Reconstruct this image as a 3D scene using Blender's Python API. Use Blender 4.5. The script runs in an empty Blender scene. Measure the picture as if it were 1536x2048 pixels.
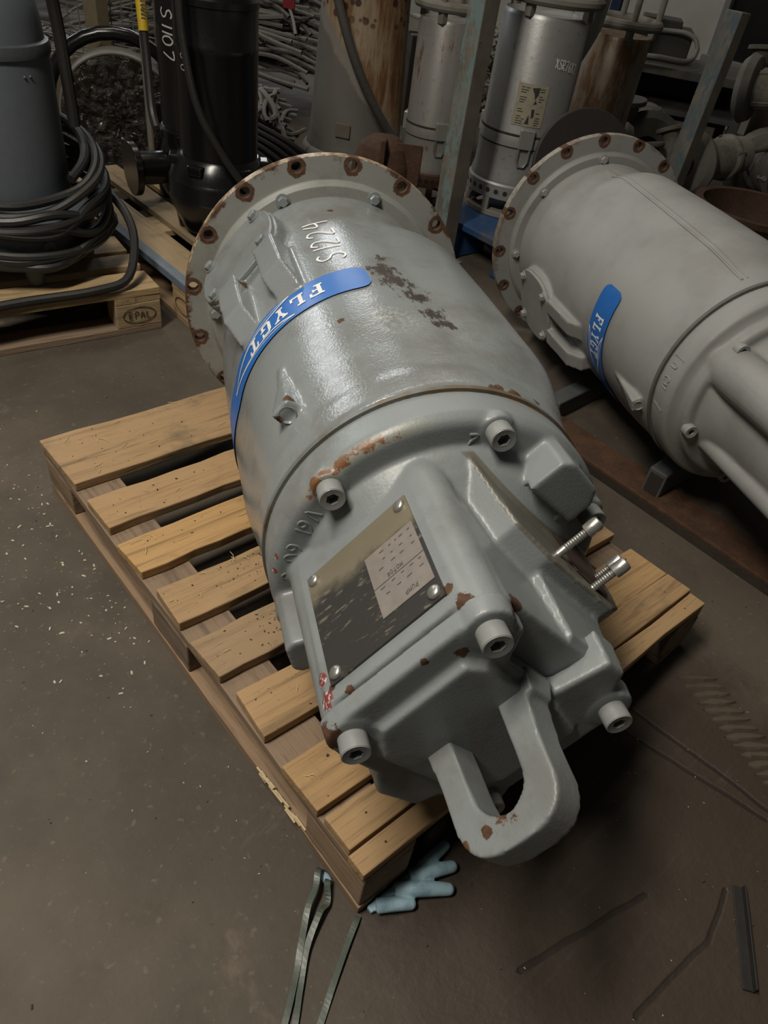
import bpy, bmesh, math, random
from math import sin, cos, pi, radians as rad, atan2, hypot, sqrt
from mathutils import Vector as V, Matrix, Euler
from mathutils.bvhtree import BVHTree
from mathutils.geometry import delaunay_2d_cdt
random.seed(7)
S = bpy.context.scene
COL = S.collection

# ---------------------------------------------------------------- camera, light, exposure
cam_data = bpy.data.cameras.new('camera')
cam_data.sensor_fit = 'VERTICAL'
cam_data.sensor_height = 24.0
cam_data.lens = 1460.0 / 2048.0 * 24.0
cam_data.clip_start = 0.02
cam_data.clip_end = 60
CAM = bpy.data.objects.new('camera', cam_data)
COL.objects.link(CAM)
_p, _t, _roll = V((-.364, -.273, 1.211)), V((.473, .542, .2)), .162
_z = (_t - _p).normalized(); _x = _z.cross(V((0, 0, 1))).normalized(); _y = _z.cross(_x)
_c, _s = cos(_roll), sin(_roll)
_ix, _iy = _x * _c - _y * _s, _x * _s + _y * _c          # image right, image down
_m = Matrix((_ix, -_iy, -_z)).transposed().to_4x4(); _m.translation = _p
CAM.matrix_world = _m
S.camera = CAM
S.view_settings.view_transform = 'Standard'
S.view_settings.look = 'None'
S.view_settings.gamma = 1.0
S.view_settings.use_curve_mapping = False
S.view_settings.exposure = 0.24
S.cycles.max_bounces = 6
S.cycles.diffuse_bounces = 3
S.cycles.glossy_bounces = 3
S.cycles.sample_clamp_indirect = 4
S.cycles.use_denoising = True
W = bpy.data.worlds.new('world'); S.world = W; W.use_nodes = True
W.node_tree.nodes['Background'].inputs[0].default_value = (.9, .95, 1, 1)
W.node_tree.nodes['Background'].inputs[1].default_value = .02

def strip_light(name, loc, length, width, power, rz=0.0, tilt=0.0, col=(1, .93, .82)):
    l = bpy.data.lights.new(name, 'AREA'); l.shape = 'RECTANGLE'; l.size = length; l.size_y = width
    l.energy = power; l.color = col
    o = bpy.data.objects.new(name, l); COL.objects.link(o)
    o.location = loc; o.rotation_euler = (tilt, 0, rz)
    return o
# rows of fluorescent fittings under the hall roof
LIGHTS = [((-1.25, .72, 3.4), 1.7, .35, 112, .35), ((1.1, 3.2, 4.4), 2.4, .35, 32, .35), ((4.9, 4.6, 4.6), 2.4, .35, 26, 0)]
for _i, (_l, _a, _b, _e, _r) in enumerate(LIGHTS):
    strip_light('fluorescent_light', _l, _a, _b, _e, _r)

# daylight through the high windows at the far end of the hall
for _l, _a, _b, _e, _r in [((5.9, 9.7, 4.1), 1.1, 1.3, 75, pi / 2), ((5.9, 11.6, 4.1), 1.1, 1.3, 75, pi / 2), ((2.3, 12.9, 4.5), 1.0, 1.2, 65, pi), ((.5, 12.9, 4.5), 1.0, 1.2, 65, pi)]:
    strip_light('high_window_daylight', _l, _a, _b, _e, _r, pi / 2, (.93, .97, 1))

# ---------------------------------------------------------------- helpers
class MB:
    """collects shapes, then links them as ONE mesh object"""
    def __init__(self): self.v = []; self.f = []
    def add(self, vs, fs, M=None):
        b = len(self.v)
        self.v += [tuple(M @ V(p)) if M else tuple(p) for p in vs]
        self.f += [tuple(b + i for i in f) for f in fs]
        return self
    def box(self, c, s, R=None, taper=1.0):
        x, y, z = s[0] / 2, s[1] / 2, s[2] / 2; t = taper
        vs = [(-x, -y, -z), (x, -y, -z), (x, y, -z), (-x, y, -z), (-x * t, -y * t, z), (x * t, -y * t, z), (x * t, y * t, z), (-x * t, y * t, z)]
        M = Matrix.Translation(c) @ (R.to_4x4() if R else Matrix())
        return self.add(vs, [(3, 2, 1, 0), (4, 5, 6, 7), (0, 1, 5, 4), (1, 2, 6, 5), (2, 3, 7, 6), (3, 0, 4, 7)], M)
    def cyl(self, p0, p1, r0, r1=None, n=20, cap=True):
        p0, p1 = V(p0), V(p1); r1 = r0 if r1 is None else r1
        return self.lathe([(r0, 0), (r1, (p1 - p0).length)], n, frame(p0, p1 - p0), cap)
    def lathe(self, prof, n=32, M=None, cap=True, a0=0, fn=None):
        vs, fs = [], []
        for r, z in prof:
            for i in range(n):
                a = a0 + 2 * pi * i / n
                rr = fn(a, z, r) if fn else r
                vs.append((rr * cos(a), rr * sin(a), z))
        for k in range(len(prof) - 1):
            for i in range(n):
                j = (i + 1) % n
                fs.append((k * n + i, k * n + j, (k + 1) * n + j, (k + 1) * n + i))
        if cap:
            fs.append(tuple(range(n - 1, -1, -1)))
            fs.append(tuple((len(prof) - 1) * n + i for i in range(n)))
        return self.add(vs, fs, M)
    def ring(self, prof, n=32, M=None):
        """closed profile swept round z"""
        vs, fs = [], []; m = len(prof)
        for i in range(n):
            a = 2 * pi * i / n
            vs += [(r * cos(a), r * sin(a), z) for r, z in prof]
        for i in range(n):
            j = (i + 1) % n
            for k in range(m):
                l = (k + 1) % m
                fs.append((i * m + k, j * m + k, j * m + l, i * m + l))
        return self.add(vs, fs, M)
    def tube(self, pts, r, n=10, closed=False, cap=True):
        pts = [V(p) for p in pts]; N = len(pts); vs, fs = [], []
        up = None
        for i, p in enumerate(pts):
            if closed: t = pts[(i + 1) % N] - pts[i - 1]
            else: t = pts[min(i + 1, N - 1)] - pts[max(i - 1, 0)]
            t.normalize()
            if up is None:
                up = t.orthogonal().normalized()
            up = (up - t * up.dot(t)).normalized(); s = t.cross(up)
            rr = r[i] if isinstance(r, (list, tuple)) else r
            vs += [p + (up * cos(2 * pi * k / n) + s * sin(2 * pi * k / n)) * rr for k in range(n)]
        for i in range(N if closed else N - 1):
            a, b = i * n, ((i + 1) % N) * n
            for k in range(n):
                l = (k + 1) % n
                fs.append((a + k, a + l, b + l, b + k))
        if cap and not closed:
            fs.append(tuple(range(n - 1, -1, -1))); fs.append(tuple((N - 1) * n + k for k in range(n)))
        return self.add(vs, fs)
    def prism(self, poly, z0, z1, M=None, taper=1.0):
        n = len(poly); cx = sum(p[0] for p in poly) / n; cy = sum(p[1] for p in poly) / n
        vs = [(x, y, z0) for x, y in poly] + [(cx + (x - cx) * taper, cy + (y - cy) * taper, z1) for x, y in poly]
        fs = [tuple(range(n - 1, -1, -1)), tuple(range(n, 2 * n))] + [(i, (i + 1) % n, n + (i + 1) % n, n + i) for i in range(n)]
        return self.add(vs, fs, M)
    def sphere(self, c, r, n=12, m=8, sc=(1, 1, 1), R=None):
        prof = [(max(1e-4, r * sin(pi * k / m)), -r * cos(pi * k / m)) for k in range(m + 1)]
        M = Matrix.Translation(c) @ (R.to_4x4() if R else Matrix()) @ Matrix.Diagonal((*sc, 1))
        return self.lathe(prof, n, M)
    def plate(self, outer, holes, z0, z1, M=None):
        """flat plate with real holes: outer and holes are 2D loops"""
        pts, edges = [], []
        for loop in [outer] + holes:
            b = len(pts); pts += [V(p) for p in loop]; edges += [(b + i, b + (i + 1) % len(loop)) for i in range(len(loop))]
        vo, eo, fo, ov, oe, of = delaunay_2d_cdt(pts, edges, [], 1, 1e-7)
        keep = []
        def inside(p, loop):
            c = False; j = len(loop) - 1
            for i in range(len(loop)):
                a, b = loop[i], loop[j]
                if (a[1] > p[1]) != (b[1] > p[1]) and p[0] < (b[0] - a[0]) * (p[1] - a[1]) / (b[1] - a[1]) + a[0]: c = not c
                j = i
            return c
        for f in fo:
            c = sum((vo[i] for i in f), V((0, 0))) / len(f)
            if not any(inside(c, h) for h in holes): keep.append(f)
        n = len(vo)
        vs = [(p[0], p[1], z1) for p in vo] + [(p[0], p[1], z0) for p in vo]
        fs = [tuple(f) for f in keep] + [tuple(n + i for i in reversed(f)) for f in keep]
        cnt = {}
        for f in keep:
            for i in range(len(f)):
                a, b = f[i], f[(i + 1) % len(f)]
                cnt[(a, b)] = 1
        for (a, b) in cnt:
            if (b, a) not in cnt: fs.append((b, a, n + a, n + b))
        return self.add(vs, fs, M)
    def build(self, name, mat=None, parent=None, smooth=35, bevel=0, seg=2, mats=None):
        me = bpy.data.meshes.new(name)
        me.from_pydata(self.v, [], self.f); me.update()
        if smooth:
            me.polygons.foreach_set('use_smooth', [True] * len(me.polygons)); me.set_sharp_from_angle(angle=rad(smooth))
        return link(name, me, mat, parent, bevel, seg)

def link(name, me, mat=None, parent=None, bevel=0, seg=2):
    o = bpy.data.objects.new(name, me); COL.objects.link(o)
    if mat: me.materials.append(mat)
    if parent: o.parent = parent
    if bevel:
        b = o.modifiers.new('bevel', 'BEVEL'); b.width = bevel; b.segments = seg; b.limit_method = 'ANGLE'; b.angle_limit = rad(40)
    return o

def frame(p, z, xh=None):
    z = V(z).normalized(); x = V(xh) if xh else z.orthogonal()
    x = (x - z * x.dot(z)).normalized(); y = z.cross(x)
    m = Matrix((x, y, z)).transposed().to_4x4(); m.translation = p
    return m

def fuse(mb, voxel, smooth_it, name, mat, parent, factor=.5):
    """melts the collected solids into one cast surface with filleted joints"""
    o = mb.build('tmp', None, None, smooth=0)
    r = o.modifiers.new('r', 'REMESH'); r.mode = 'VOXEL'; r.voxel_size = voxel
    s = o.modifiers.new('s', 'SMOOTH'); s.factor = factor; s.iterations = smooth_it
    dg = bpy.context.evaluated_depsgraph_get(); dg.update()
    me = bpy.data.meshes.new_from_object(o.evaluated_get(dg))
    old = o.data; bpy.data.objects.remove(o); bpy.data.meshes.remove(old)
    me.name = name; me.materials.clear()
    me.polygons.foreach_set('use_smooth', [True] * len(me.polygons)); me.set_sharp_from_angle(angle=rad(60))
    return link(name, me, mat, parent)

def empty(name, loc, label, cat, group=None, M=None, rz=0):
    o = bpy.data.objects.new(name, None); COL.objects.link(o); o.empty_display_size = .05
    if M is not None: o.matrix_world = M
    else: o.location = loc; o.rotation_euler = (0, 0, rz)
    tag(o, label, cat, group); return o
def tag(o, label=None, cat=None, group=None, kind=None):
    if label: o['label'] = label
    if cat: o['category'] = cat
    if group: o['group'] = group
    if kind: o['kind'] = kind
    return o
def copy_tree(o, parent=None):
    c = o.copy(); COL.objects.link(c); c.parent = parent
    for ch in list(o.children): copy_tree(ch, c)
    return c
def circ(r, n, cx=0, cy=0, a0=0): return [(cx + r * cos(a0 + 2 * pi * i / n), cy + r * sin(a0 + 2 * pi * i / n)) for i in range(n)]
def spline(pts, k=8, closed=False):
    pts = [V(p) for p in pts]; out = []; N = len(pts)
    for i in range(N if closed else N - 1):
        g = (lambda j: pts[j % N]) if closed else (lambda j: pts[min(max(j, 0), N - 1)])
        a, b, c, d = g(i - 1), g(i), g(i + 1), g(i + 2)
        for s in range(k):
            t = s / k
            out.append(.5 * ((2 * b) + (c - a) * t + (2 * a - 5 * b + 4 * c - d) * t * t + (3 * b - a - 3 * c + d) * t ** 3))
    if not closed: out.append(pts[-1])
    return out

# ---------------------------------------------------------------- materials
class G:
    def __init__(self, name):
        self.m = bpy.data.materials.new(name); self.m.use_nodes = True
        self.t = self.m.node_tree; self.b = self.t.nodes['Principled BSDF']
        self.co = self.n('ShaderNodeTexCoord').outputs['Object']
    def n(self, ty, **k):
        x = self.t.nodes.new(ty)
        for a, b in k.items(): setattr(x, a, b)
        return x
    def set(self, sock, v):
        if isinstance(v, bpy.types.NodeSocket): self.t.links.new(v, sock)
        elif isinstance(v, (tuple, list)) and len(v) == 3 and sock.type == 'RGBA': sock.default_value = (*v, 1)
        else: sock.default_value = v
    def math(self, op, a, b=0.0, c=0.0, clamp=False):
        x = self.n('ShaderNodeMath', operation=op, use_clamp=clamp)
        self.set(x.inputs[0], a); self.set(x.inputs[1], b); self.set(x.inputs[2], c); return x.outputs[0]
    def vmath(self, op, a, b=(0, 0, 0)):
        x = self.n('ShaderNodeVectorMath', operation=op); self.set(x.inputs[0], a); self.set(x.inputs[1], b)
        return x.outputs['Value'] if op in ('DISTANCE', 'LENGTH', 'DOT_PRODUCT') else x.outputs['Vector']
    def map(self, sc=(1, 1, 1), loc=(0, 0, 0), rot=(0, 0, 0), co=None):
        x = self.n('ShaderNodeMapping'); self.set(x.inputs[0], co or self.co)
        x.inputs['Scale'].default_value = sc; x.inputs['Location'].default_value = loc; x.inputs['Rotation'].default_value = rot
        return x.outputs[0]
    def noise(self, sc, det=4, rough=.55, co=None, dist=0.0):
        x = self.n('ShaderNodeTexNoise'); self.set(x.inputs['Vector'], co or self.co)
        x.inputs['Scale'].default_value = sc; x.inputs['Detail'].default_value = det; x.inputs['Roughness'].default_value = rough; x.inputs['Distortion'].default_value = dist
        return x.outputs['Fac']
    def ramp(self, f, stops):
        x = self.n('ShaderNodeValToRGB'); self.set(x.inputs[0], f); e = x.color_ramp.elements
        while len(e) < len(stops): e.new(.5)
        for el, (p, c) in zip(e, stops):
            el.position = p; el.color = (c, c, c, 1) if isinstance(c, (int, float)) else (*c, 1)
        return x.outputs[0]
    def mix(self, f, a, b, mode='MIX'):
        x = self.n('ShaderNodeMix', data_type='RGBA', blend_type=mode); self.set(x.inputs['Factor'], f)
        self.set(x.inputs[6], a); self.set(x.inputs[7], b); return x.outputs[2]
    def step(self, f, lo, hi):
        x = self.n('ShaderNodeMapRange', interpolation_type='SMOOTHSTEP'); self.set(x.inputs[0], f)
        x.inputs[1].default_value = lo; x.inputs[2].default_value = hi; return x.outputs[0]
    def bump(self, h, st=.3, d=.002, nrm=None):
        x = self.n('ShaderNodeBump'); x.inputs['Strength'].default_value = st; x.inputs['Distance'].default_value = d
        self.set(x.inputs['Height'], h)
        if nrm: self.set(x.inputs['Normal'], nrm)
        return x.outputs[0]
    def out(self, col=None, rough=None, metal=None, nrm=None, **k):
        b = self.b.inputs
        if col is not None: self.set(b['Base Color'], col)
        if rough is not None: self.set(b['Roughness'], rough)
        if metal is not None: self.set(b['Metallic'], metal)
        if nrm is not None: self.set(b['Normal'], nrm)
        for a, v in k.items(): self.set(b[a.replace('_', ' ')], v)
        return self.m
    def spots(self, pts, wob=.5, nsc=60):
        """stains with a place of their own: (x,y,z,radius) -> soft mask"""
        nz = self.math('MULTIPLY', self.math('SUBTRACT', self.noise(nsc, 5, .65), .5), wob)
        tot = None
        for x, y, z, r in pts:
            d = self.vmath('DISTANCE', self.co, (x, y, z))
            v = self.math('SUBTRACT', 1.0, self.math('DIVIDE', d, r))
            tot = v if tot is None else self.math('MAXIMUM', tot, v)
        return self.step(self.math('ADD', tot, nz), .30, .42)

RUST = [(.0, (.018, .009, .006)), (.45, (.068, .031, .016)), (.75, (.145, .070, .030)), (1, (.25, .13, .06))]
def paint_mat(name, base, dirt=(.12, .10, .075), rough=.33, dirt_amt=.35, wear=0.0, rust_pts=None, extra=None, orange=.25, scuff=None, metal=0):
    g = G(name)
    big = g.noise(6, 5); fine = g.noise(45, 5, .6)
    col = g.mix(g.step(big, .3, .75), base, tuple(c * .86 for c in base))
    col = g.mix(g.math('MULTIPLY', g.step(g.math('ADD', big, g.math('MULTIPLY', fine, .45)), .70, .95), dirt_amt), col, dirt)
    r = g.math('ADD', rough, g.math('MULTIPLY', fine, .18))
    h = g.noise(220, 2)
    rc = g.ramp(g.noise(70, 6, .7), RUST)
    if extra: col, r = extra(g, col, r, rc)
    if rust_pts:
        m = g.spots(rust_pts, 1.3, 75); col = g.mix(m, col, rc); r = g.math('MAXIMUM', r, g.math('MULTIPLY', m, .85))
    if wear:
        m = g.math('MULTIPLY', g.step(g.noise(22, 8, .75), .66 - wear * .2, .74 - wear * .2), g.step(big, .42, .62))
        col = g.mix(m, col, rc); r = g.math('MAXIMUM', r, g.math('MULTIPLY', m, .85))
    return g.out(col, r, metal, g.bump(h, orange, .0012))
def plain(name, col, rough=.5, metal=0, bump=0, sc=80, var=.25):
    g = G(name)
    n = g.noise(sc, 5, .6); c = g.mix(n, tuple(x * (1 - var) for x in col), tuple(min(1, x * (1 + var)) for x in col))
    return g.out(c, g.math('ADD', rough - .08, g.math('MULTIPLY', n, .16)), metal, g.bump(n, bump, .002) if bump else None)
def rust_mat(name, tint=1.0, paint=None, amt=.5):
    g = G(name); n = g.noise(14, 8, .7); f = g.noise(90, 4, .6)
    c = g.ramp(g.math('ADD', g.math('MULTIPLY', n, .7), g.math('MULTIPLY', f, .3)), [(p, tuple(x * tint for x in q)) for p, q in RUST])
    if paint: c = g.mix(g.step(g.noise(7, 7, .7), amt, amt + .08), c, paint)
    return g.out(c, .8, 0, g.bump(f, .5, .003))
# ---------------------------------------------------------------- hall: floor, walls, roof
def seg_mask(g, segs, w, nsc=12, wob=.012):
    tot = None; p = g.co
    off = g.n('ShaderNodeTexNoise'); off.inputs['Scale'].default_value = nsc; off.inputs['Detail'].default_value = 4; g.set(off.inputs['Vector'], p)
    p = g.vmath('ADD', p, g.vmath('MULTIPLY', g.vmath('SUBTRACT', off.outputs['Color'], (.5, .5, .5)), (wob, wob, 0)))
    for (ax, ay), (bx, by) in segs:
        L = hypot(bx - ax, by - ay); u = ((bx - ax) / L, (by - ay) / L, 0); q = g.vmath('SUBTRACT', p, (ax, ay, 0))
        t = g.math('MINIMUM', g.math('MAXIMUM', g.vmath('DOT_PRODUCT', q, u), 0.0), L); s = g.vmath('DOT_PRODUCT', q, (-u[1], u[0], 0)); al = g.vmath('DOT_PRODUCT', q, u)
        d = g.math('ADD', g.math('ABSOLUTE', s), g.math('ABSOLUTE', g.math('SUBTRACT', al, t)))
        tot = d if tot is None else g.math('MINIMUM', tot, d)
    return g.math('SUBTRACT', 1.0, g.step(tot, w * .5, w * 1.5))
def floor_mat():
    g = G('trodden_concrete'); a = g.noise(1.3, 8, .62); b = g.noise(9, 8, .65); c = g.noise(60, 5, .6); st = g.noise(3, 6, .7, g.map((1, 1, 1), (5, 3, 0)), .6)
    scr = g.noise(1, 5, .7, g.map((5, 70, 1), rot=(0, 0, rad(35))))
    col = g.mix(g.step(a, .35, .68), (.050, .039, .028), (.096, .078, .057))
    col = g.mix(g.math('MULTIPLY', g.step(b, .52, .75), .55), col, (.052, .040, .028))
    col = g.mix(g.math('MULTIPLY', g.step(st, .58, .72), .45), col, (.19, .145, .11))
    col = g.mix(g.math('MULTIPLY', g.step(c, .60, .70), .3), col, (.20, .17, .13))
    # brown stain right of the pallet, with the pump's shadow painted into it
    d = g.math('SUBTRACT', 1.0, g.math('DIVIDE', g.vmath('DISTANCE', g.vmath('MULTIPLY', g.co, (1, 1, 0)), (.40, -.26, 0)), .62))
    stain_shade = g.step(g.math('ADD', d, g.math('MULTIPLY', g.math('SUBTRACT', b, .5), .5)), .0, .35)
    col = g.mix(g.math('MULTIPLY', stain_shade, .8), col, g.mix(g.step(scr, .55, .8), (.036, .024, .016), (.07, .052, .036)))
    cr = seg_mask(g, [((.24, -.36), (.42, -.375)), ((.42, -.375), (.52, -.35)), ((.147, -.213), (.40, -.268)), ((.684, -.008), (.72, -.323)), ((.60, .05), (.70, -.33))], .0045)
    col = g.mix(g.math('MULTIPLY', cr, .85), col, (.02, .014, .01))
    h = g.math('ADD', g.math('MULTIPLY', b, .7), g.math('MULTIPLY', c, .3)); h = g.math('SUBTRACT', h, g.math('MULTIPLY', cr, .4))
    return g.out(col, g.math('SUBTRACT', g.math('ADD', .66, g.math('MULTIPLY', b, .2)), g.math('MULTIPLY', stain_shade, .15)), 0, g.bump(h, .6, .006))
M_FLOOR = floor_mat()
XW, YW, X0, Y0, ZC = 6.0, 13.0, -4.0, -4.0, 5.2
SL0, SL1, SY = 1.252, 1.288, 2.6      # open channel beside the steel rail
fl = MB()
for x0, x1, y0, y1 in ((X0, SL0, Y0, YW), (SL1, XW, Y0, YW), (SL0, SL1, SY, YW)):
    fl.add([(x0, y0, 0), (x1, y0, 0), (x1, y1, 0), (x0, y1, 0)], [(0, 1, 2, 3)])
fl.add([(SL0, Y0, 0), (SL1, Y0, 0), (SL1, SY, 0), (SL0, SY, 0), (SL0, Y0, -.07), (SL1, Y0, -.07), (SL1, SY, -.07), (SL0, SY, -.07)], [(4, 5, 6, 7), (0, 4, 7, 3), (5, 1, 2, 6), (7, 6, 2, 3)])
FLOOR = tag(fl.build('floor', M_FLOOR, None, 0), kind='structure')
M_WALL = plain('whitewashed_wall', (.42, .41, .37), .8, 0, .3, 8, .18); M_ROOF = plain('roof_sheet', (.14, .14, .135), .8); M_WALL2 = plain('low_bounce_wall', (.17, .165, .15), .85, 0, .3, 8, .18)  # roof and all walls but the right one toned dark to cut bounced light
WY0, WY1, WZ0, WZ1 = 1.6, 3.18, .42, 1.7
for nm, pts in (('wall_back', [(XW, YW, 0), (X0, YW, 0), (X0, YW, ZC), (XW, YW, ZC)]),
                ('wall_left', [(X0, YW, 0), (X0, Y0, 0), (X0, Y0, ZC), (X0, YW, ZC)]), ('wall_front', [(X0, Y0, 0), (XW, Y0, 0), (XW, Y0, ZC), (X0, Y0, ZC)]), ('ceiling', [(X0, Y0, ZC), (XW, Y0, ZC), (XW, YW, ZC), (X0, YW, ZC)])):
    tag(MB().add(pts, [(0, 1, 2, 3)]).build(nm, M_ROOF if nm == 'ceiling' else M_WALL2, None, 0), kind='structure')
rwm = MB()
for y0, y1, z0, z1 in ((Y0, WY0, 0, ZC), (WY1, YW, 0, ZC), (WY0, WY1, 0, WZ0), (WY0, WY1, WZ1, ZC)):
    rwm.add([(XW, y0, z0), (XW, y1, z0), (XW, y1, z1), (XW, y0, z1)], [(0, 1, 2, 3)])
tag(rwm.build('wall_right', M_WALL, None, 0), kind='structure')
wn = MB().box((XW + .03, (WY0 + WY1) / 2, (WZ0 + WZ1) / 2), (.012, WY1 - WY0 + .06, WZ1 - WZ0 + .06)).build('window_1', plain('dark_window_glass', (.015, .015, .014), .12), None, 0); tag(wn, kind='structure')
fr = MB()
for y in (WY0, WY1, (WY0 + WY1) / 2): fr.box((XW, y, (WZ0 + WZ1) / 2), (.05, .05, WZ1 - WZ0 + .05))
for z in (WZ0, WZ1): fr.box((XW - .005, (WY0 + WY1) / 2, z), (.07, WY1 - WY0 + .12, .05))
fr.build('window_frame', plain('grey_window_frame', (.20, .20, .19), .5), wn, 0, .004)
M_RAIL = rust_mat('rail_rust', .8)
rl = MB().box((1.348, (SY - 1.2) / 2, .004), (.118, SY + 1.2, .012)).build('trim_1', M_RAIL, None, 0, .003); tag(rl, kind='structure')
MB().box((1.292, (SY - 1.2) / 2, -.02), (.008, SY + 1.2, .05)).build('rail_lip', M_RAIL, rl, 0)
# ---------------------------------------------------------------- the two grey axial pumps
def P3(r, th, z): return V((r * cos(rad(th)), r * sin(rad(th)), z))
def hex_mesh(name, r, h, washer=0.0, socket=False):
    mb = MB()
    if socket:      # socket head cap screw with a real hexagonal recess
        mb.plate(circ(r, 28), [circ(r * .52, 6)], h * .45, h - r * .06)
        mb.lathe([(r, 0), (r, h * .45)], 28); mb.ring([(r * .60, h - r * .06), (r * .94, h), (r, h - r * .10), (r * .9, h - r * .2)], 28)
    else:
        mb.lathe([(r * .97, 0), (r, .002), (r, h - r * .14), (r * .82, h)], 6)
        if washer: mb.lathe([(washer, -.001), (washer, .003)], 20)
    me = bpy.data.meshes.new(name); me.from_pydata(mb.v, [], mb.f); me.update()
    me.polygons.foreach_set('use_smooth', [True] * len(me.polygons)); me.set_sharp_from_angle(angle=rad(35))
    return me
def put(name, me, mat, parent, p, z, xh=None, label=None):
    if mat and not me.materials: me.materials.append(mat)
    o = bpy.data.objects.new(name, me); COL.objects.link(o); o.parent = parent
    o.matrix_local = frame(p, z, xh)
    if label: o['label'] = label
    return o
class Wrap:
    """projects flat artwork on to a curved casting (local frame of the pump)"""
    def __init__(self, o): self.t = BVHTree.FromPolygons([v.co.copy() for v in o.data.vertices], [tuple(p.vertices) for p in o.data.polygons])
    def cyl(self, th, z, off):
        d = P3(1, th, 0); h = self.t.ray_cast(d * .6 + V((0, 0, z)), -d)
        r = .6 - h[3] if h[0] else .28
        return d * (r + off) + V((0, 0, z))
SLAB = {  # slab-serif capitals, boxes (x0,y0,x1,y1) or polygons
 'F': [(0, 0, .45, .14), (.1, 0, .32, 1), (0, .86, .8, 1), (.66, .66, .8, 1), (.3, .44, .6, .56), (.5, .36, .6, .64)],
 'L': [(0, 0, .8, .14), (.1, 0, .32, 1), (0, .86, .45, 1), (.66, 0, .8, .36)],
 'Y': [(.2, 0, .65, .14), (.32, 0, .54, .5), [(.32, .5), (.54, .5), (.28, .9), (.06, .9)], [(.38, .45), (.54, .45), (.78, .9), (.64, .9)], (0, .86, .36, 1), (.54, .86, .86, 1)],
 'G': [(.05, .15, .27, .85), [(.05, .2), (.2, 0), (.62, 0), (.75, .14), (.27, .14), (.2, .3)], [(.05, .8), (.2, 1), (.6, 1), (.75, .86), (.27, .86), (.2, .7)], (.62, .66, .75, 1), (.58, .02, .75, .45), (.46, .36, .84, .48)],
 'T': [(.2, 0, .66, .14), (.32, 0, .54, 1), (.02, .86, .84, 1), (.02, .62, .14, 1), (.72, .62, .84, 1)]}
HAND = {'S': [(.8, .9), (.55, 1), (.2, .85), (.3, .6), (.65, .45), (.75, .2), (.4, 0), (.05, .12)], '1': [(.3, 0), (.4, 1)], '2': [(.1, .8), (.35, 1), (.7, .85), (.6, .5), (.1, .02), (.8, .0)],
        '4': [(.6, 0), (.65, 1), (.62, .55), (.05, .5), (.35, 1)], '0': [(.4, 1), (.1, .7), (.15, .2), (.45, 0), (.75, .3), (.7, .8), (.4, 1)], '7': [(.05, .95), (.75, 1), (.3, 0)], '6': [(.7, 1), (.2, .6), (.15, .15), (.5, 0), (.7, .3), (.4, .5), (.15, .3)],
        'X': [(.05, 1), (.8, 0)], 'x': [(.75, 1), (.1, 0)], 'R': [(.1, 0), (.15, 1), (.65, .9), (.6, .55), (.15, .5), (.7, 0)], 'P': [(.1, 0), (.15, 1), (.65, .95), (.65, .55), (.15, .5)], '8': [(.4, .5), (.1, .8), (.45, 1), (.7, .8), (.1, .2), (.4, 0), (.7, .25), (.4, .5)],
        'V': [(0, 1), (.35, 0), (.7, 1)], 'F': [(.1, 0), (.1, 1), (.7, 1), (.1, 1), (.1, .5), (.55, .5)], 'O': [(.4, 1), (.1, .7), (.15, .2), (.45, 0), (.75, .3), (.7, .8), (.4, 1)],
        '9': [(.65, .65), (.35, .45), (.1, .75), (.4, 1), (.68, .7), (.5, 0)], 'I': [(.3, 0), (.3, 1)], 'C': [(.7, .85), (.4, 1), (.1, .6), (.2, .1), (.5, 0), (.75, .15)], 'A': [(0, 0), (.35, 1), (.7, 0), (.55, .35), (.15, .35)],
        'M': [(0, 0), (.1, 1), (.4, .3), (.7, 1), (.8, 0)], 'U': [(.1, 1), (.1, .2), (.4, 0), (.7, .2), (.7, 1)], 'T': [(0, 1), (.8, 1), (.4, 1), (.4, 0)], 'E': [(.7, 1), (.1, 1), (.1, .5), (.6, .5), (.1, .5), (.1, 0), (.7, 0)], 'N': [(.1, 0), (.1, 1), (.7, 0), (.7, 1)], 'L': [(.1, 1), (.1, 0), (.7, 0)]}
def hand_strokes(text, h, adv=.85):
    """pen strokes of a handwritten text, x along the line, y up"""
    out = []; x = 0
    for ch in text:
        if ch in HAND: out.append([(x + px * h * .8, py * h) for px, py in HAND[ch]])
        x += adv * h * (.45 if ch in '1I' else .5 if ch == ' ' else 0 if ch == 'X' else 1) * (1 if ch != 'x' else 1)
    return out, x
def ribbon(mb, pts3, nrm, w):
    """flat chalk or paint line along pts3"""
    n = len(pts3); vs = []
    for i, p in enumerate(pts3):
        t = (pts3[min(i + 1, n - 1)] - pts3[max(i - 1, 0)]).normalized(); s = t.cross(nrm[i]).normalized() * w / 2
        vs += [p + s, p - s]
    mb.add(vs, [(2 * i, 2 * i + 1, 2 * i + 3, 2 * i + 2) for i in range(n - 1)])
def write_on(mb, text, h, place, w, k=5, adv=.85):
    st, L = hand_strokes(text, h, adv)
    for s in st:
        q = spline([(x, y, 0) for x, y in s], k)
        pn = [place(p.x, p.y) for p in q]
        ribbon(mb, [a for a, b in pn], [b for a, b in pn], w)
    return L

M_CHALK = plain('white_chalk', (.85, .85, .83), .9, 0, .2)
M_BLUE = plain('blue_band_print', (.022, .135, .46), .38, 0, 0, 40, .12)
M_WHITE = plain('white_print', (.75, .75, .72), .5)
M_STEEL = plain('zinc_steel', (.46, .46, .43), .35, .8, .15, 150)
M_RUSTY = rust_mat('rust')
M_CAVE = plain('dark_cavity', (.025, .018, .014), .9)

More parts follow.
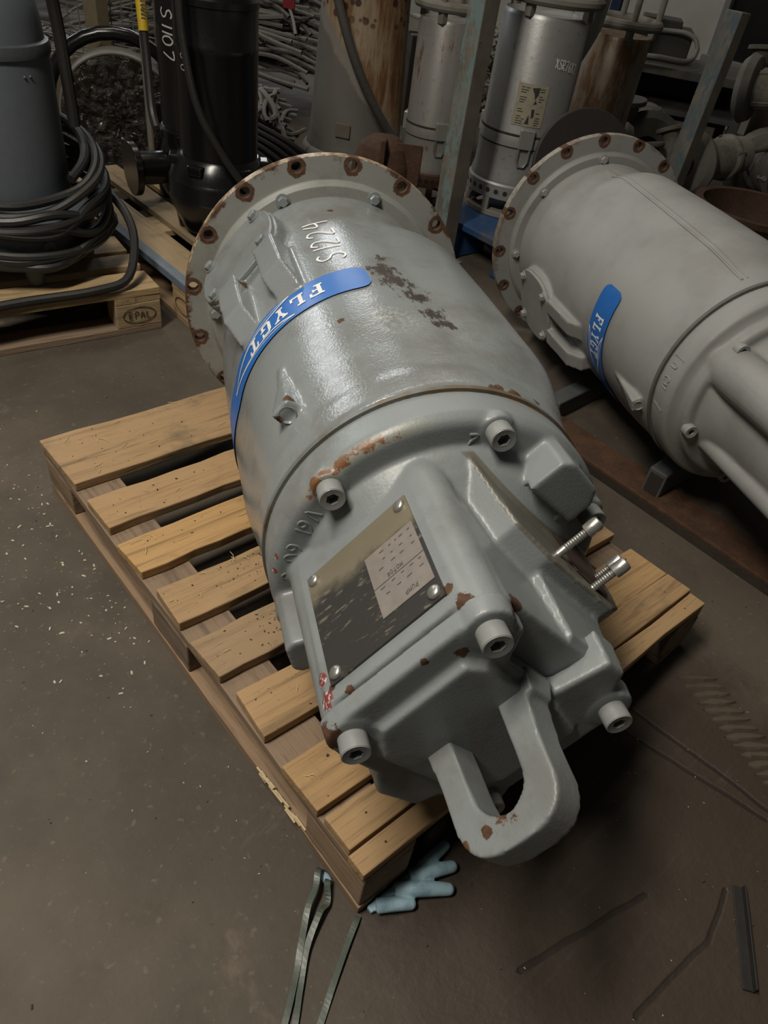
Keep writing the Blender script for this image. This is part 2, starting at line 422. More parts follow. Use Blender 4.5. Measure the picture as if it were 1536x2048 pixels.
def flange_extra(Rh, ph, rim):
    def fn(g, col, r, rc):
        sx = g.n('ShaderNodeSeparateXYZ'); g.set(sx.inputs[0], g.co)
        x, y = sx.outputs[0], sx.outputs[1]
        R = g.math('SQRT', g.math('ADD', g.math('MULTIPLY', x, x), g.math('MULTIPLY', y, y)))
        an = g.math('SUBTRACT', g.math('ARCTAN2', y, x), ph); st = 2 * pi / 16
        da = g.math('SUBTRACT', g.math('MODULO', g.math('ADD', an, 20 * pi + st / 2), st), st / 2)
        d = g.math('SQRT', g.math('ADD', g.math('POWER', g.math('MULTIPLY', da, Rh), 2), g.math('POWER', g.math('SUBTRACT', R, Rh), 2)))
        nz = g.noise(60, 6, .7)
        rim_a = g.noise(7, 2)
        hole = g.math('SUBTRACT', 1.0, g.step(g.math('ADD', d, g.math('MULTIPLY', g.math('SUBTRACT', nz, .5), .020 * rim)), .0205, .0235))
        run = g.math('MULTIPLY', g.math('SUBTRACT', 1.0, g.step(d, .022, .055)), g.step(nz, .5, .75))
        edge = g.math('MULTIPLY', g.step(g.math('ADD', R, g.math('MULTIPLY', g.math('SUBTRACT', nz, .5), .06)), .340, .350), g.step(rim_a, .50, .56))
        col = g.mix(g.math('MULTIPLY', run, .45 * rim), col, (.22, .16, .075))
        zz = g.n('ShaderNodeSeparateXYZ'); g.set(zz.inputs[0], g.co)
        tan = g.math('MULTIPLY', g.step(R, .350, .3525), min(1, rim))
        col = g.mix(tan, col, g.mix(g.step(nz, .45, .6), (.40, .33, .21), (.16, .09, .045)))
        m = g.math('MAXIMUM', hole, g.math('MULTIPLY', edge, min(1, rim)))
        return g.mix(m, col, rc), g.math('MAXIMUM', r, g.math('MULTIPLY', m, .85))
    return fn

def pump(cfg):
    T = empty('axial_pump', None, cfg['label'], 'pump', None, cfg['M'])
    Mp, Mf = cfg['paint'], cfg['flange_paint']
    dz = cfg.get('dz', 0.0)
    # flange with sixteen drilled holes
    Rr, Rh = .3535, .335
    holes = [circ(.012, 14, Rh * cos(cfg['ph'] + k * pi / 8), Rh * sin(cfg['ph'] + k * pi / 8)) for k in range(16)]
    fl = MB().plate(circ(Rr, 128), holes + [circ(.25, 64)], -.028, 0)
    fl.ring([(.302, -.004), (.302, .010), (.297, .016), (.293, .022), (.262, .022), (.262, -.004)], 96)
    fl.ring([(.25, -.03), (.25, -.012), (.05, -.012), (.05, -.03)], 64)
    f = fl.build('flange', Mf, T, 30, .0015)
    # body casting
    mb = MB(); zs = cfg['seam']
    bl = cfg['bulges']
    def fn(a, z, r):
        for th, w, amp, z0, z1 in bl:
            d = abs((a - rad(th) + pi) % (2 * pi) - pi) / rad(w)
            if d < 1:
                t = min(1, max(0, (z - z0) / .12)) * min(1, max(0, (z1 - z) / .22))
                r += amp * (cos(pi * d) * .5 + .5) ** .7 * (t * t * (3 - 2 * t))
        return r
    prof = [(.262, .0), (.272, .03)] + [(.271 - .005 * min(1, max(0, (k - 14) / 10)), .03 + (zs - .13) * k / 26) for k in range(1, 27)] + [(.266, zs - .07), (.268, zs - .05), (.268, zs - .012), (.267, zs - .006), (.262, zs)]
    mb.lathe(prof, 128, None, True, 0, fn)
    ph = cfg['cover_phi']; n = P3(1, ph, 0); u = P3(1, ph + 90, 0); cu, cz = cfg['cover_c']
    FM = Matrix((u, V((0, 0, 1)), n)).transposed().to_4x4(); FM.translation = u * cu + V((0, 0, cz))
    hw, hh = cfg['cover_h']
    ob = []
    for k in range(40):
        a = 2 * pi * k / 40; e = 2.6
        ob.append((hw * math.copysign(abs(cos(a)) ** (2 / e), cos(a)), hh * math.copysign(abs(sin(a)) ** (2 / e), sin(a))))
    D = cfg['cover_D']
    mb.prism([(x * 1.04, y * 1.03) for x, y in ob], .18, D, FM)
    for bu, bz0, bz1, bw, bh in cfg['bars']:
        pr = [(bz0, .2), (bz1, .2), (bz1, .268), (bz1 - .052, bh - .004), (bz0, bh)]
        BM = Matrix((V((0, 0, 1)), n, u)).transposed().to_4x4(); BM.translation = u * bu
        mb.prism([(a, b) for a, b in pr], -bw / 2, bw / 2, BM)
    for th, z0, z1 in cfg['pads']:
        d = P3(1, th, 0); t = P3(1, th + 90, 0)
        vs = []
        for z, w, r in ((z0, .003, .264), ((z0 + z1) / 2, .012, .279), (z1 - .02, .022, .293), (z1, .024, .296)):
            for s, rr in ((-1, .22), (1, .22), (.8, r), (-.8, r)): vs.append(d * rr + t * (w * s) + V((0, 0, z)))
        mb.add(vs, [(3, 2, 1, 0), (12, 13, 14, 15)] + [(4 * k + i, 4 * k + (i + 1) % 4, 4 * k + 4 + (i + 1) % 4, 4 * k + 4 + i) for k in range(3) for i in range(4)])
        pass
    for a0 in cfg.get('ribs', []):
        mb.box(P3(.272, a0, zs * .5), (.010, .022, zs * .8), Matrix.Rotation(rad(a0), 3, 'Z'))
    body = fuse(mb, .0042, 5, 'body', Mp, T)
    wr = Wrap(body)
    for th, z1 in [(p[0], p[2]) for p in cfg['pads']]:     # blind hole in the end of each foot pad
        MB().ring([(.011, 0), (.0135, .002), (.0145, -.004), (.011, -.004)], 24, frame(P3(.279, th, z1 + .001), P3(.25, th, .97))).build('foot_pad_ring', Mp, T)
    # terminal cover and its screws
    cov = MB().prism(ob, D - .002, D + .010, FM); cv = cov.build('terminal_cover', Mp, T, 30, .003, 3)
    BH = hex_mesh('bolt', .0125, .013, .0165)
    for su in (-1, 1):
        for sv in (-1, 1):
            put('bolt', BH, cfg['bolt'], cv, FM @ V((su * cfg['cover_b'][0], sv * cfg['cover_b'][1], D + .010)), n, u)
    for th in cfg['ring_bolts']:
        put('bolt', BH, cfg['bolt'], f, P3(.283, th, .022), (0, 0, 1))
    # blue name band with rounded end
    t0, t1, z0, z1 = cfg['band']; gr = MB(); NT, NZ = 60, 8; vs = []
    for i in range(NT + 1):
        s = i / NT; th = t0 + (t1 - t0) * s; inset = .020 * (1 - sqrt(max(0, 1 - (1 - min(1, s * 18)) ** 2)))
        for k in range(NZ + 1): zz = z0 + inset + (z1 - z0 - 2 * inset) * k / NZ; vs.append(P3(fn(rad(th), zz, .2705) + .0012, th, zz))
    gr.add(vs, [(i * (NZ + 1) + k, (i + 1) * (NZ + 1) + k, (i + 1) * (NZ + 1) + k + 1, i * (NZ + 1) + k + 1) for i in range(NT) for k in range(NZ)])
    band = gr.build('name_band', M_BLUE, T, 60)
    lt = MB(); h = cfg['letter_h']; zc = (z0 + z1) / 2; x = 0
    th0, dth = cfg['letters']
    on = lambda th, z: P3(fn(rad(th), z, .2705) + .0022, th, z)
    for i, ch in enumerate('FLYGT'):
        for p in SLAB[ch]:
            q = [(p[0], p[1]), (p[2], p[1]), (p[2], p[3]), (p[0], p[3])] if isinstance(p, tuple) else p
            vs = [on(th0 + dth * (i + px * .92), zc + (py - .5) * h) for px, py in q]
            lt.add(vs, [tuple(range(len(vs)))])
    for sgn in (1, -1):     # the two long arrow strokes that frame the middle letter
        for o2, w in ((0, .0035), (.010, .0018)):
            pts = [(th0 + dth * 1.7, zc + sgn * h * .95), (th0 + dth * 3.0, zc + sgn * (h * .62 + o2)), (th0 + dth * 4.9, zc + sgn * (h * .52 + o2 * .5)), (th0 + dth * 7.2, zc + sgn * (h * .04))]
            q = spline([(a, b, 0) for a, b in pts], 10); pp = [on(p.x, p.y) for p in q]
            ribbon(lt, pp, [V((p.x, p.y, 0)).normalized() for p in pp], w)
    lt.build('name_lettering', M_WHITE, band, 0)
    return T, body, wr

def pump_matrix(A, az, el):
    Z = V((cos(el) * cos(az), cos(el) * sin(az), sin(el))); X = V((-Z.y, Z.x, 0)).normalized(); Y = Z.cross(X)
    m = Matrix((X, Y, Z)).transposed().to_4x4(); m.translation = A; return m

# ---- pump in front, on the pallet
GREY = (.228, .250, .254)
def body_extra(g, col, r, rc):
    # scraped strip where the paint has gone down to dark metal
    stretch = g.map((75, 75, 30)); n = g.noise(1, 9, .8, stretch)
    reg = None
    for th, z, rr in ((90, .49, .06), (87, .545, .06), (83, .60, .05), (80.5, .67, .05), (79, .71, .035), (88, .43, .035)):
        p = P3(.275, th, z); d = g.math('SUBTRACT', 1.0, g.math('DIVIDE', g.vmath('DISTANCE', g.co, tuple(p)), rr)); reg = d if reg is None else g.math('MAXIMUM', reg, d)
    m = g.step(g.math('ADD', n, g.math('MULTIPLY', reg, .30)), .655, .70); m = g.math('MULTIPLY', m, g.step(reg, 0, .25))
    sc = g.mix(g.noise(50, 4), (.012, .010, .008), (.06, .044, .032))
    col = g.mix(m, col, sc)
    # pale abrasions on the crown
    for th, z, rr in ((96, .70, .06), (103, .60, .03), (99, .665, .035)):
        p = P3(.275, th, z); d = g.math('SUBTRACT', 1.0, g.math('DIVIDE', g.vmath('DISTANCE', g.co, tuple(p)), rr))
        m2 = g.math('MULTIPLY', g.step(d, 0, .5), g.step(g.noise(120, 4, .7), .45, .6)); col = g.mix(g.math('MULTIPLY', m2, .45), col, (.42, .43, .40))
    return col, g.math('MAXIMUM', r, g.math('MULTIPLY', m, .7))
RP = [(*P3(.274, 114, .655), .013), (*P3(.292, 138, .815), .018), (*P3(.285, 145, .83), .012), (*P3(.274, 97, .13), .012), (*P3(.274, 75, .92), .022), (*P3(.274, 68, .92), .022), (*P3(.274, 58, .91), .014),
      (*P3(.29, 139, .30), .022), (*P3(.29, 145, .30), .018), (*P3(.272, 128, .31), .012)]
P_BODY = paint_mat('grey_paint_worn', GREY, rust_pts=RP, extra=body_extra, rough=.13, orange=.4)
P_FL = paint_mat('grey_paint_flange', (.27, .275, .255), extra=flange_extra(.335, rad(15.7), 1.0), rough=.33)
MA = pump_matrix(V((.733, 1.118, .3615)), -2.031, .06)
PA, BODY_A, WRA = pump(dict(label='worn grey axial pump with rusty flange and chalk number lying on the front pallet', M=MA, paint=P_BODY, flange_paint=P_FL, ph=rad(15.7), seam=.925,
    bulges=[(36, 44, .044, .12, .93), (216, 44, .03, .12, .93)], cover_phi=140, cover_c=(.022, .160), cover_h=(.112, .125), cover_b=(.076, .083), cover_D=.288,
    bars=[(-.058, .27, .470, .056, .311), (.056, .27, .470, .056, .311)], pads=[(142, .64, .83)], ring_bolts=[71, 116, 183.5, 26, 228, 341], bolt=P_BODY, band=(97, 206, .468, .562), letters=(115, 8.2), letter_h=.042))
ch = MB()
write_on(ch, 'S1224', .056, lambda x, y: (WRA.cyl(101 + y / .275 * 57.3, .415 - x, .0016), P3(1, 101 + y / .275 * 57.3, 0)), .0045, 6, .98)
ch.build('chalk_number', M_CHALK, BODY_A, 0)
E1, E2 = V((.753, -.658, 0)), V((.657, .754, 0))
HM = Matrix((E1, E2, V((0, 0, 1)))).transposed().to_4x4()
def hp(a, b, z): return E1 * a + E2 * b + V((0, 0, z))
def motor_front():
    T = PA
    mb = MB()
    # clamping ring and flange face
    mb.lathe([(.262, .93), (.2645, .934), (.2645, .985), (.258, .996), (.250, 1.000), (.12, 1.0)], 120)
    # rise from the flange face to the box
    mb.lathe([(.222, .99), (.212, 1.012), (.196, 1.035), (.172, 1.06), (.15, 1.075)], 80)
    # box of the motor housing, its nameplate face towards -a
    mb.prism([(-.192, -.128), (-.192, .088), (-.15, .120), (.10, .115), (.152, .07), (.152, -.13), (.11, -.165), (-.15, -.165)], 1.0, 1.262, HM)
    for a, b in CB: mb.cyl(hp(a, b, 1.0), hp(a, b, 1.272), .036, .031, 24)
    # cable entry block on the right
    ent = [(-.150, .99), (-.140, 1.012), (-.092, 1.128), (-.033, 1.155), (.125, 1.165), (.170, 1.140), (.19, 1.10), (.19, .99)]
    EM = Matrix((E1, V((0, 0, 1)), -E2)).transposed().to_4x4()
    mb.prism([(x, z) for x, z in ent], -.160, -.06, EM)
    mb.box(hp(.05, .10, 1.20), (.16, .07, .11), HM.to_3x3(), .75)
    # bosses for the flange screws, lifting lugs
    for k in range(6):
        mb.cyl(P3(.243, 20 + 60 * k, .985), P3(.243, 20 + 60 * k, 1.002), .026, .025, 20)
    for th, w in ((196, .07), (285, .07)):
        d, t = P3(1, th, 0), P3(1, th + 90, 0)
        LM = Matrix((t, d, V((0, 0, 1)))).transposed().to_4x4()
        mb.prism([(-w / 2, .17), (w / 2, .17), (w / 2, .248), (w / 2 - .012, .260), (-w / 2 + .012, .260), (-w / 2, .248)], .99, 1.10, LM, .93)
    mb.prism([(-.058, .19), (.045, .19), (.045, .232), (.028, .252), (-.04, .256), (-.056, .245)], .985, 1.060, HM)
    mb.box(hp(.035, -.185, 1.195), (.095, .09, .11), HM.to_3x3(), .85)
    house = fuse(mb, .0036, 4, 'motor_housing', P_HOUSE, T)
    # split line between body and clamping ring, rusty in places
    MB().ring([(.2685, .9235), (.2685, .9325), (.255, .9325), (.255, .9235)], 120).build('joint_ring', P_JOINT, T)
    # raised casting marks on the flange face
    def facepos(r, th, z): return lambda x, y: (P3(r - y, th + x / r * 57.3, z), V((0, 0, 1)))
    def raised(text, h, place, w):
        st, L = hand_strokes(text, h)
        for s in st:
            q = [place(p.x, p.y)[0] for p in spline([(x, y, 0) for x, y in s], 4)]; cm.tube(q, w, 6)
    for i, (ch, th) in enumerate(zip('V61600', (150, 154.5, 157.5, 165, 169.5, 178))):
        cm = MB(); raised(ch, .024, facepos(.247, th, 1.0000), .0016); cm.build('cast_letter', P_HOUSE, house)
    cm = MB(); raised('2', .022, facepos(.235, 86, 1.0005), .002); cm.build('cast_letter', P_HOUSE, house)
    # screws
    cap = hex_mesh('cap_screw', .0185, .026, socket=True)
    for k in range(6): put('cap_screw', cap, P_SCREW, house, P3(.243, 20 + 60 * k, 1.000), (0, 0, 1), P3(1, 13 * k, 0))
    # nameplate
    NM = Matrix((-E2, V((0, 0, 1)), -E1)).transposed().to_4x4(); NM.translation = E1 * -.1945 + E2 * -.02 + V((0, 0, 1.150))
    npm = MB(); npm.prism([(-.092, -.092), (.092, -.092), (.092, .092), (-.092, .092)], -.004, .0012, NM)
    npo = npm.build('nameplate', M_PLATE, house, 0)
    lp = MB(); lp.prism([(-.088, -.042), (-.006, -.042), (-.006, .062), (-.088, .062)], .0008, .0022, NM)
    lab = lp.build('rating_label', M_LABEL, npo, 0)
    tx = MB()
    pos = lambda X, Y: (lambda x, y: (NM @ V((X + x, Y + y, .0030)), -E1))
    write_on(tx, 'MOTOR', .0062, pos(-.056, .005), .0010, 3)
    write_on(tx, 'PUMP', .0062, pos(-.066, .049), .0010, 3)
    rn = random.Random(3)
    for Y in (-.034, -.021, -.009, .020, .032):
        X = -.082
        while X < -.02:
            L = rn.uniform(.003, .008); tx.prism([(X, Y), (X + L, Y), (X + L, Y + rn.uniform(.001, .0018)), (X, Y + .0012)], .0024, .0028, NM); X += L + rn.uniform(.004, .014)
    tx.prism([(-.088, .0145), (-.006, .0145), (-.006, .0152), (-.088, .0152)], .0024, .0028, NM)
    tx.build('label_printing', M_INK, npo, 0)
    riv = MB(); riv.lathe([(.0095, 0), (.009, .003), (.006, .0055), (.0008, .006)], 20)
    rm = bpy.data.meshes.new('drive_screw'); rm.from_pydata(riv.v, [], riv.f); rm.polygons.foreach_set('use_smooth', [True] * len(rm.polygons))
    for x, y in ((-.08, -.08), (.08, -.08), (-.08, .08), (.08, .08)): put('drive_screw', rm, M_STEEL, npo, NM @ V((x, y, .001)), -E1)
    # loose cable-gland screws and the open cable entry
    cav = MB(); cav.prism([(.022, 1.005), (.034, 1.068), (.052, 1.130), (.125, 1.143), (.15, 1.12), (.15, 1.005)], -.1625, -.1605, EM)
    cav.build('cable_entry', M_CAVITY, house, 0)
    bs = MB(); bs.lathe([(.0052, -.03)] + [(.0052 if k % 2 else .0061, k * .0019) for k in range(20)], 14); bs.lathe([(.0098, .037), (.0103, .039), (.0103, .055), (.0085, .059)], 20)
    bs.lathe([(.0055, .059), (.0055, .0595)], 6)
    bm = bpy.data.meshes.new('gland_screw'); bm.from_pydata(bs.v, [], bs.f); bm.polygons.foreach_set('use_smooth', [True] * len(bm.polygons)); bm.set_sharp_from_angle(angle=rad(35))
    for a, z, e in ((.030, 1.046, .156), (.012, 1.120, .172), (.092, 1.140, .160), (.02, 1.125, .215)):
        if e < .2: put('gland_screw', bm, M_STEEL, house, hp(a, e, z), E2)
    put('gland_screw', bm, M_STEEL, house, hp(.150, .150, 1.085), E2)
    # end cover with its four corner screws
    mc = MB()
    mc.prism([(-.190, -.115), (-.188, .07), (-.160, .110), (-.118, .112), (-.088, .066), (.018, .064), (.034, .132), (.078, .138), (.095, .115), (.148, .09), (.150, -.10), (.12, -.160), (.06, -.166), (.045, -.200), (-.03, -.205), (-.065, -.172), (-.14, -.168), (-.185, -.15)], 1.262, 1.288, HM, .985)
    mc.prism([(-.150, -.10), (-.150, .04), (-.12, .055), (.04, .055), (.11, .04), (.11, -.09), (.06, -.14), (-.10, -.14)], 1.28, 1.300, HM, .93)
    for a, b in CB: mc.cyl(hp(a, b, 1.262), hp(a, b, 1.290), .034, .031, 24)
    mc.box(hp(.09, -.02, 1.285), (.09, .035, .03), HM.to_3x3(), .8)
    mc.box(hp(.056, .118, 1.262), (.05, .05, .05), HM.to_3x3(), .8)
    cover = fuse(mc, .0034, 4, 'end_cover', P_COVER, T)
    for i, (a, b) in enumerate(CB): put('cap_screw', cap, P_SCREW, cover, hp(a, b, 1.288), (0, 0, 1), P3(1, 17 * i, 0))
    # lifting handle, a bent bar standing on the cover
    out = [(-.104, 1.285), (-.098, 1.36)] + [(-.027 + .0715 * math.copysign(abs(cos(t)) ** .68, cos(t)), 1.384 + .066 * abs(sin(t)) ** .68) for t in [rad(180 - 12 * k) for k in range(1, 15)]] + [(.045, 1.36), (.056, 1.285)]
    inn = [(.012, 1.285), (.009, 1.36)] + [(-.027 + .035 * cos(t), 1.378 + .036 * sin(t)) for t in [rad(12 * k) for k in range(1, 15)]] + [(-.063, 1.36), (-.066, 1.285)]
    KM = Matrix((E2, V((0, 0, 1)), E1)).transposed().to_4x4()
    mh = MB(); mh.prism(out + inn, -.048, .004, KM)
    mh.box(hp(-.022, .038, 1.292), (.060, .062, .030), HM.to_3x3(), .75); mh.box(hp(-.022, -.086, 1.292), (.060, .046, .030), HM.to_3x3(), .75)
    fuse(mh, .003, 5, 'lifting_handle', P_HANDLE, T)
CB = [(-.156, .087), (-.155, -.129), (.122, .087), (.122, -.129)]
hr = lambda a, b, z, r: (*hp(a, b, z), r)
RH = [hr(-.19, .088, 1.262, .018), hr(-.17, .06, 1.262, .012), hr(-.192, -.09, 1.262, .012), hr(-.13, .122, 1.262, .022),
     hr(.03, .165, 1.135, .012), hr(.10, .165, 1.155, .012), hr(.17, .14, 1.10, .02), hr(-.195, .075, 1.235, .012), hr(-.195, -.112, 1.24, .010)]
def housing_extra(g, col, r, rc):
    sp = g.n('ShaderNodeSeparateXYZ'); g.set(sp.inputs[0], g.co); an = g.math('ARCTAN2', sp.outputs[1], sp.outputs[0])
    rr = g.math('SQRT', g.math('ADD', g.math('POWER', sp.outputs[0], 2), g.math('POWER', sp.outputs[1], 2)))
    arc = g.math('MULTIPLY', g.step(an, rad(96), rad(112)), g.math('SUBTRACT', 1.0, g.step(an, rad(146), rad(152))))
    sh = g.math('MULTIPLY', g.math('MULTIPLY', g.step(sp.outputs[2], .982, .992), g.step(rr, .246, .252)), arc)
    sm = g.step(g.math('ADD', g.noise(42, 6, .7), g.math('MULTIPLY', sh, .22)), .70, .76); sm = g.math('MULTIPLY', sm, sh)
    col = g.mix(g.math('MULTIPLY', sh, .35), col, (.30, .28, .20)); col = g.mix(sm, col, g.mix(g.noise(80, 3), (.12, .045, .02), (.24, .12, .05)))
    top = g.math('MULTIPLY', g.step(an, rad(20), rad(45)), g.math('SUBTRACT', 1.0, g.step(an, rad(70), rad(85)))); top = g.math('MULTIPLY', top, g.math('SUBTRACT', 1.0, g.step(sp.outputs[2], .936, .950)))
    col = g.mix(g.math('MULTIPLY', g.math('MULTIPLY', top, g.step(rr, .245, .255)), g.step(g.noise(30, 5, .7), .42, .62)), col, (.28, .16, .06))
    m = g.spots([hr(-.060, .162, 1.130, .014), hr(.035, .162, 1.158, .013), hr(-.09, .162, 1.10, .008), (*P3(.258, 58, 1.07), .013), (*P3(.258, 57, 1.10), .014), (*P3(.258, 60, 1.12), .012), hr(-.192, -.128, 1.22, .016), hr(-.192, -.128, 1.25, .02), (*P3(.262, 172, 1.0), .013), (*P3(.262, 178, 1.0), .014)], .6, 90)
    col = g.mix(m, col, g.mix(g.step(g.noise(140, 2), .5, .6), (.20, .05, .045), (.55, .45, .42)))
    b = g.vmath('DOT_PRODUCT', g.co, tuple(E2)); sx = g.n('ShaderNodeSeparateXYZ'); g.set(sx.inputs[0], g.co)
    side = g.math('MULTIPLY', g.math('MULTIPLY', g.step(b, .153, .156), g.math('SUBTRACT', 1.0, g.step(b, .166, .168))), g.math('MULTIPLY', g.step(sx.outputs[2], 1.006, 1.012), g.math('SUBTRACT', 1.0, g.step(sx.outputs[2], 1.16, 1.17))))
    col = g.mix(side, col, g.mix(g.noise(30, 5), (.11, .105, .085), (.17, .165, .14)))
    return col, r
def joint_extra(g, col, r, rc):
    m = g.step(g.noise(5, 4, .7), .50, .60)
    return g.mix(g.math('MULTIPLY', m, .8), col, g.mix(g.noise(30, 3), (.03, .02, .012), (.22, .15, .07))), r
P_HOUSE = paint_mat('grey_paint_housing', GREY, rust_pts=RH, extra=housing_extra, rough=.30)
P_JOINT = paint_mat('grey_paint_joint', (.16, .165, .155), extra=joint_extra)
P_SCREW = paint_mat('grey_paint_screws', (.25, .262, .255), rough=.32)
P_COVER = paint_mat('grey_paint_cover', GREY, rust_pts=[hr(-.175, -.145, 1.288, .03), hr(-.20, -.11, 1.275, .015), hr(-.155, .045, 1.292, .014), hr(-.15, .13, 1.28, .02), hr(-.18, .01, 1.287, .008)], rough=.34)
P_HANDLE = paint_mat('grey_paint_handle', GREY, rust_pts=[hr(-.03, -.03, 1.415, .032), hr(-.048, -.095, 1.425, .014), hr(-.048, -.06, 1.42, .012), hr(-.048, -.10, 1.40, .006)], rough=.34)
def _plate():
    g = G('worn_nameplate_metal'); st = g.map((40, 40, 160), (0, 0, 0)); n = g.noise(1, 6, .65, st); big = g.noise(9, 5, .6)
    b = g.vmath('DOT_PRODUCT', g.co, tuple(E2)); zz = g.n('ShaderNodeSeparateXYZ'); g.set(zz.inputs[0], g.co)
    f = g.math('ADD', g.math('MULTIPLY', g.math('SUBTRACT', zz.outputs[2], 1.12), 9), g.math('SUBTRACT', big, .55))
    c = g.mix(g.step(f, -.25, .05), (.32, .28, .20), (.075, .072, .068))
    c = g.mix(g.math('MULTIPLY', g.step(g.math('ADD', n, g.math('MULTIPLY', big, .45)), .80, .90), .7), c, (.34, .30, .23))
    return g.out(c, .42, .55, g.bump(n, .15, .001))
M_PLATE = _plate(); M_LABEL = plain('rating_label_grey', (.25, .225, .20), .5, .2, 0, 60, .25); M_INK = plain('label_ink', (.10, .09, .085), .6)
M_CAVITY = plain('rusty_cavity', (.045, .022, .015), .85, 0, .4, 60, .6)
motor_front()
# ---------------------------------------------------------------- pallets
def wood_mat(name, a, b, dark, grey=.3):
    g = G(name); oi = g.n('ShaderNodeObjectInfo').outputs['Random']
    off = g.n('ShaderNodeCombineXYZ'); g.set(off.inputs[0], g.math('MULTIPLY', oi, 37)); g.set(off.inputs[1], g.math('MULTIPLY', oi, 11))
    co = g.vmath('ADD', g.co, off.outputs[0])
    gr = g.noise(1, 6, .6, g.map((2.2, 34, 34), co=co), .8); st = g.noise(6, 7, .7, co); fine = g.noise(1, 3, .6, g.map((14, 260, 260), co=co))
    c = g.mix(gr, a, b); c = g.mix(g.math('MULTIPLY', g.step(gr, .50, .72), .75), c, dark)
    c = g.mix(g.math('MULTIPLY', g.step(st, .52, .72), grey), c, (.10, .080, .055)); c = g.mix(g.math('MULTIPLY', g.step(fine, .55, .75), .5), c, dark)
    hs = g.n('ShaderNodeHueSaturation'); g.set(hs.inputs['Color'], c); g.set(hs.inputs['Value'], g.math('ADD', .72, g.math('MULTIPLY', oi, .48))); g.set(hs.inputs['Saturation'], g.math('ADD', .85, g.math('MULTIPLY', oi, .25)))
    return g.out(hs.outputs[0], .78, 0, g.bump(g.math('ADD', gr, g.math('MULTIPLY', fine, .6)), .7, .003))
M_DECK = wood_mat('pine_deck', (.40, .262, .130), (.30, .188, .088), (.115, .07, .036), .6)
M_FRAMEW = wood_mat('weathered_wood', (.27, .185, .115), (.20, .135, .085), (.09, .06, .04), .5)
M_PALEW = wood_mat('pale_wood', (.36, .26, .14), (.29, .205, .105), (.13, .09, .05), .45)
def board(name, mat, parent, p, size, bevel=.0025, rz=0.0, rough=0.0, seed=0):
    """board with its long side on local x, slightly uneven ends and edges"""
    L, w, h = size; rn = random.Random(seed); n = 6; vs = []
    for i in range(n + 1):
        x = -L / 2 + L * i / n; j = rough if 0 < i < n else rough * .6
        dy0, dy1, dzz = rn.uniform(-j, j), rn.uniform(-j, j), rn.uniform(-j, j) * .35
        e0, e1 = (rn.uniform(-1, 1) * rough * 1.4, rn.uniform(-1, 1) * rough * 1.4) if i in (0, n) else (0, 0)
        vs += [(x + e0, -w / 2 + dy0, -h / 2), (x + e1, w / 2 + dy1, -h / 2), (x + e1, w / 2 + dy1, h / 2 + dzz), (x + e0, -w / 2 + dy0, h / 2 + dzz)]
    fs = [(3, 2, 1, 0), (4 * n, 4 * n + 1, 4 * n + 2, 4 * n + 3)] + [(4 * k + i, 4 * k + (i + 1) % 4, 4 * k + 4 + (i + 1) % 4, 4 * k + 4 + i) for k in range(n) for i in range(4)]
    o = MB().add(vs, fs).build(name, mat, parent, 0, bevel, 2)
    o.location = p; o.rotation_euler = (0, 0, rz); return o
W0, L0 = .924, 1.2
PAL = empty('pallet', (0, 0, 0), 'worn wooden pallet of wide cross boards lying under the front grey pump', 'pallet')
# cross boards, far end first: (y0, y1)
BOARDS = [(1.2, 1.013), (.953, .850), (.798, .701), (.646, .548), (.501, .407), (.354, .256), (.202, .108), (.101, .039), (.036, .0)]
for i, (ya, yb) in enumerate(BOARDS):
    # the far boards are broken away under the pump, whose flange hangs over the far edge
    for x0, x1 in ([(0, .50)], [(0, .395)], [(0, .355), (.76, W0)], [(0, .31), (.67, W0)], [(0, .31), (.54, W0)])[i] if i < 5 else [(0, W0)]:
        board('deck_board', M_DECK, PAL, ((x0 + x1) / 2 + (.003 if i % 2 else -.003), (ya + yb) / 2, .133), (x1 - x0, ya - yb, .022), .0025, {5: -.022, 6: -.014}.get(i, 0), .0028, 20 + i)
for x in (.05, W0 / 2 - .02, W0 - .05):
    lo, hi = (0, L0) if x < .1 else (0, .50) if x < .6 else (0, .86)
    board('stringer_board', M_FRAMEW, PAL, (x, (lo + hi) / 2, .111), (hi - lo, .1, .021), .002, pi / 2, .0015, int(x * 90))
    for y in (.072, L0 / 2, L0 - .072) if x < .1 else (.072, L0 / 2): board('block', M_FRAMEW, PAL, (x, y, .061), (.145, .1, .078), .003, pi / 2, .0015, int(x * 50 + y * 70))
    board('bottom_board', M_FRAMEW, PAL, (x, (L0 if x < .1 else .86) / 2, .0115), (L0 if x < .1 else .86, .1, .021), .002, pi / 2, .002, int(x * 30 + 5))
